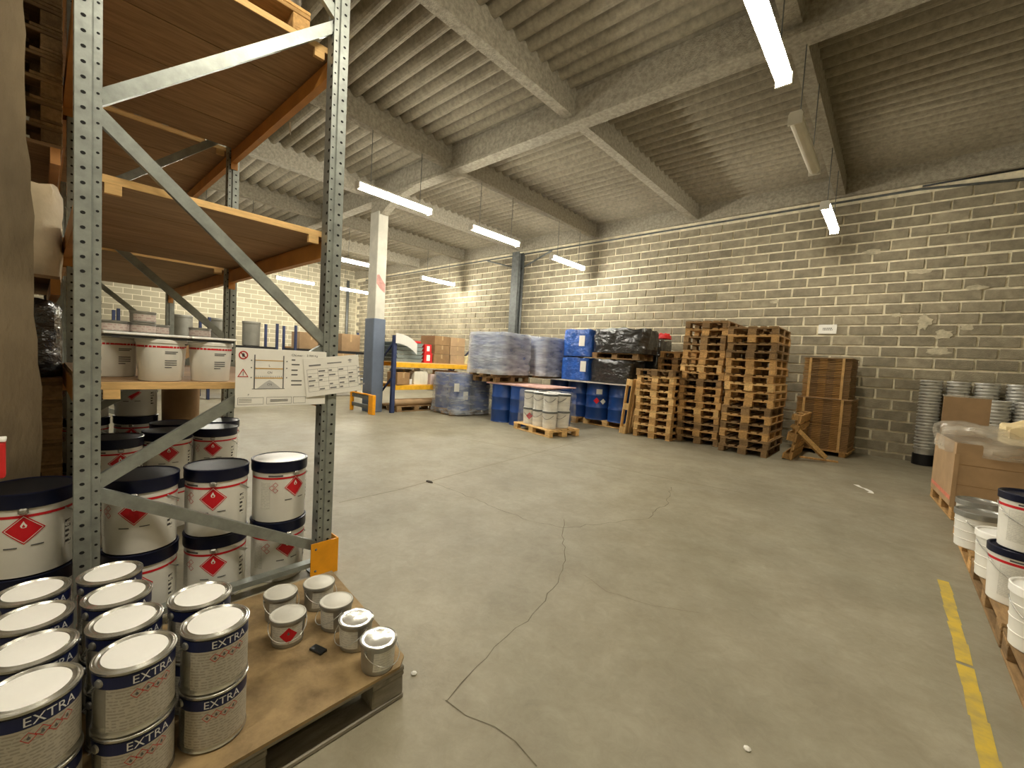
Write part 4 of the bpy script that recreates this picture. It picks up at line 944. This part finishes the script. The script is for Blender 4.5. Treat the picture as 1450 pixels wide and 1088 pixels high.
# lower shelf
t = thing('jerrycan', 'white plastic jerrycan on the lower shelf', 'jerrycan', (-9.2, 6.62, .7005)); JW = M('milky plastic', srgb(222, 216, 196), .45, 0, .05, 4)
MB().extrude([(-.2, 0), (.2, 0), (.215, .02), (.215, .27), (.17, .33), (.06, .345), (.05, .37), (-.03, .37), (-.04, .34), (-.19, .33), (-.215, .29), (-.215, .02)], (-.12, 0, 0), (0, 1, 0), (0, 0, 1), (1, 0, 0), .24).build('body', JW, t)
MB().tube([(0, -.15, .32), (0, -.13, .39), (0, .0, .4), (0, .03, .36)], .018).build('handle', JW, t)
for i in range(3): MB().box((.1205, -.13+.11*i, .05), (.124, -.09+.11*i, .28), .001).build('rib', JW, t)
carton('carton', -9.2, 6.02, .7005, .4, .38, .3, 'open brown carton on the lower shelf by the blue post', CARDD, .1); carton('carton', -9.25, 7.1, .7005, .4, .4, .26, 'pinkish carton on the lower shelf beside the jerrycan', M('pink card', srgb(206, 184, 176), .8, 0, .08, 4))
carton('carton', -9.68, 6.4, .7005, .3, .5, .36, 'grey carton at the back of the lower shelf', M('grey card', srgb(150, 148, 138), .8)); carton('carton', -9.45, 7.7, .7005, .5, .5, .36, 'brown carton on the lower shelf behind the film-wrapped drums', CARD)
m = MB().lathe([(.04, 0), (.045, .003), (.05, .13), (0, .13)], 16); o = m.build('white_cup', WHITEP, None, True); o.location = (-9.1, 6.3, .7005); tag(o, 'small white cup on the lower shelf edge', 'cup')
m = MB().lathe([(.09, 0), (.09, 1.3), (.07, 1.3), (.07, .02), (0, .02)], 18); o = m.build('cardboard_tube', CARD, None, True); o.location = (-9.2, 5.9, .236); o.rotation_euler = (-PI/2, 0, 0); tag(o, 'long cardboard tube on the pallet under the rack', 'tube')
pal_d.put((-9.5, 6.55, 0), 0, 'dark pallet on the floor under the blue-post rack', 'pallets carrying goods')
m = MB()
for k in range(6): m.tube([(-9.15+.02*k, 6.1+.12*k, .16), (-9.1, 6.2+.15*k, .3+.03*(k % 3)), (-9.05, 6.4+.12*k, .16)], .008)
# ================================================================== FAR RACKS
fr = thing('far_rack', 'long dark shelving far off behind the near rack', 'rack', (0, 0, 0))
for y in (1.2, 2.9, 4.5, 5.0, 6.05, 7.4):
    for x in (-13.0, -13.9): MB().box((x-.04, y-.03, 0), (x+.04, y+.03, 2.1), .005).build('post', NAVYP, fr)
for y0, y1 in ((1.23, 2.87), (2.93, 4.47), (5.03, 6.02), (6.08, 7.37)):
    MB().box((-13.9, y0, 1.36), (-13.0, y1, 1.44)).build('shelf', BLACKP, fr); MB().box((-13.9, y0, .5), (-13.0, y1, .56)).build('shelf', GALVD, fr)
for y, lb in ((2.42, 'grey steel keg on the far shelf seen above the trays'), (3.2, 'grey steel keg on the far shelf behind the second frame'), (3.97, 'grey steel keg on the far shelf above the load sign')):
    o = MB().lathe([(.2, 0), (.215, .01), (.215, .6), (.225, .61), (.225, .66), (.215, .67), (.2, .655), (0, .65)], 24).build('keg', M('grey keg', srgb(140, 138, 128), .45, .3, .12, 4), None, True); o.location = (-13.4, y, 1.441); tag(o, lb, 'keg', 'kegs on the far shelf')
for x, y, z, a, c, d, lb in ((-13.4, 5.5, 1.441, .6, .7, .5, 'orange-brown carton on the far shelf right of the load sign'), (-13.4, 6.75, 1.441, .6, .62, .55, 'carton on the far shelf just left of the column'), (-13.4, 5.3, .561, .6, .5, .5, 'low carton on the far lower shelf'), (-13.4, 6.7, .561, .6, .8, .4, 'wide carton on the far lower shelf left of the column'), (-13.4, 2.0, .561, .6, .8, .5, 'carton on the far lower shelf behind the drums'), (-13.4, 3.6, .561, .6, .7, .45, 'carton on the far lower shelf behind the second frame')):
    carton('carton', x, y, z, a, c, d, lb, None, 0, 'cartons on the far shelves')
for k, (x, y) in enumerate(((-16.5, 5.2), (-16.5, 6.6), (-16.5, 8.0), (-16.3, 3.4))):
    pal_m.put((x, y, 0), 0, 'pallet under the far %s carton load' % ['second', 'third', 'last', 'first'][k], 'pallets carrying goods')
    carton('carton', x, y, .145, .78, 1.1, 1.2+.15*(k % 3), 'large carton load far off by the end wall, %s from the left' % ['second', 'third', 'last', 'first'][k], CARDD if k % 2 else CARD, 0, 'far carton loads')

# ================================================================== RIGHT SIDE: CARTON AND PAILS ON PALLETS
ct = thing('octabin', 'big cardboard bin under a crumpled clear bag at the right', 'carton', (.57, 6.62, .145), math.radians(5))
pal_m.put((.93, 7.24, 0), math.radians(5), 'pallet under the big cardboard bin at the right', 'pallets along the right side'); pal_m.put((1.75, 7.31, 0), math.radians(5), 'pallet beside it under the same cardboard bin', 'pallets along the right side')
BW, BD, BH = 1.55, 1.12, .70
m = MB()
out = [(0, 0), (BW, 0), (BW, BD), (0, BD)]; inn = [(.015, .015), (BW-.015, .015), (BW-.015, BD-.015), (.015, BD-.015)]
m.v = [(x, y, z) for z in (0, BH) for x, y in out]+[(x, y, z) for z in (.02, BH) for x, y in inn]
for i in range(4):
    k = (i+1) % 4; m.f += [[i, k, 4+k, 4+i], [8+k, 8+i, 12+i, 12+k], [4+i, 4+k, 12+k, 12+i]]
m.f += [[3, 2, 1, 0], [8, 9, 10, 11]]
m.build('walls', CARD, ct)
MB().box((-.003, .05, .06), (-.0005, BD-.05, .105)).build('red_stripe', M('faded red print', srgb(206, 120, 96), .7, 0, .2, 20), ct)
for z in (.25, .47): MB().box((.0, -.003, z), (BW, -.0005, z+.004)).build('crease', CARDD, ct)
MB().box((.75, -.004, .18), (.9, -.001, .32)).build('paper_label', FINE, ct)
MB().box((-.008, -.008, 0), (.03, .0, BH-.12)).build('corner_strip', CARD, ct)
o = lumpy('plastic_bag', BAG, 0, 0, 0, .26, BW+.08, BD+.08, None, .05, 44, .0, sag=-.04, nseg=8); o.location = (.57+BW/2-.05, 6.62+BD/2+.07, .145+BH-.13); o.rotation_euler = (0, 0, math.radians(5)); tag(o, 'crumpled clear plastic bag draped over the big cardboard bin', 'bag')
o = lumpy('foam_bundle', M('cream foam', srgb(226, 206, 160), .8, 0, .08, 4), 0, 0, 0, .17, .62, .6, None, .04, 46, 0, sag=-.09); o.location = (1.24, 7.05, .145+BH+.03); tag(o, 'cream coloured soft bundle bulging out of the big bin', 'bundle')
t = thing('cardboard_sheet', 'upright cardboard sheet standing behind the big bin', 'cardboard', (.74, 8.2, 0), math.radians(4))
MB().box((-.21, -.006, 0), (.23, .006, 1.31), .001).build('sheet', CARD, t); MB().box((-.22, -.01, 1.31), (.24, .012, 1.335), .004).build('film_edge', BAG, t)
# row of pallets along the yellow line
for k, y in enumerate((5.45, 4.2, 2.95)):
    (pal_m, pal_d, pal_d)[k].put((.96, y, 0), 0, 'pallet beside the yellow line, %s' % ['farthest one, near the big bin', 'middle one, under the navy-lidded pails', 'nearest one, at the right edge'][k], 'pallets along the right side')
def make_rpail(lidm, stripe, H, r, lb):
    t = thing('paint_pail', lb, 'pail', group='pails along the right side')
    tp = lambda z: r-.012+.012*z/H
    MB().lathe([(r-.016, 0), (r-.012, .004), (r-.001, H-.05), (r, H-.045)], 36).build('body', WHITEP, t, True)
    MB().lathe([(r, H-.047), (r+.007, H-.045), (r+.008, H-.004), (r+.003, H), (r-.004, H-.003), (r-.008, H-.014), (0, H-.013)], 36, close=False).build('lid', lidm, t, True)
    if stripe:
        MB().bent(strip(-.3, .3, H-.088, H-.072, 40), r, 0, lambda z: tp(z)+.001).build('red_stripe', RED, t)
        MB().bent(strip(-.12, .1, .05, H-.1, 20), r, 0, lambda z: tp(z)+.001).build('paper_label', FINE, t); MB().bent(strip(-.08, .0, H-.066, H-.056, 8), r, 0, lambda z: tp(z)+.0012).build('print', INK, t)
    else:
        for z in (H*.22, H*.45, H*.68): MB().lathe([(tp(z)+.0, z), (tp(z)+.004, z+.004), (tp(z)+.0, z+.008)], 36, close=False).build('ridge', WHITEP, t, True)
    MB().tube([((r+.006)*math.cos(-1.5+3.0*i/16), (r+.006)*math.sin(-1.5+3.0*i/16), H-.07-.11*math.sin(PI*i/16)) for i in range(17)], .003).build('handle', WIRE, t)
    MB().tube([((r+.008)*math.cos(.25+.3*i/4), (r+.008)*math.sin(.25+.3*i/4), H-.176+.006*i) for i in range(5)], .008).build('grip', BLACKP, t)
    return Proto(t)
RN = make_rpail(NAVY, True, .34, .142, ''); RW = make_rpail(LIDW, False, .32, .142, ''); RG = make_rpail(TIND, False, .30, .142, '')
RN.put((.675, 4.02, .146), CAMD(.7, 4)+.25, 'white pail with navy lid on the middle pallet, lower one'); RN.put((.695, 4.02, .487), CAMD(.7, 4)+.15, 'white pail with navy lid stacked on top of another')
RN.put((1.06, 4.02, .146), CAMD(1, 4), 'navy-lidded pail behind the stacked pair, lower'); RN.put((.88+.02, 3.72-.02, .146), CAMD(.9, 3.7), 'navy-lidded pail half cut off at the right edge')
RW.put((.665, 4.42, .146), CAMD(.7, 4.4)+.4, 'ribbed white pail just behind the navy-lidded pair')
RG.put((.615, 5.12, .146), CAMD(.7, 5)+1.0, 'grey-lidded white pail at the front of the far pallet'); RG.put((.66, 5.6, .146), CAMD(.7, 5.6)+.5, 'grey-lidded white pail behind it, before the big bin')
RW.put((1.0, 5.2, .146), CAMD(1, 5.2), 'white pail on the far pallet, lower of two'); RW.put((.99, 5.2, .467), CAMD(1, 5.2)+.3, 'white pail stacked high on the far pallet')
RW.put((.68, 3.36, .146), CAMD(.7, 3.4)+.2, 'white pail on the nearest pallet at the right edge')
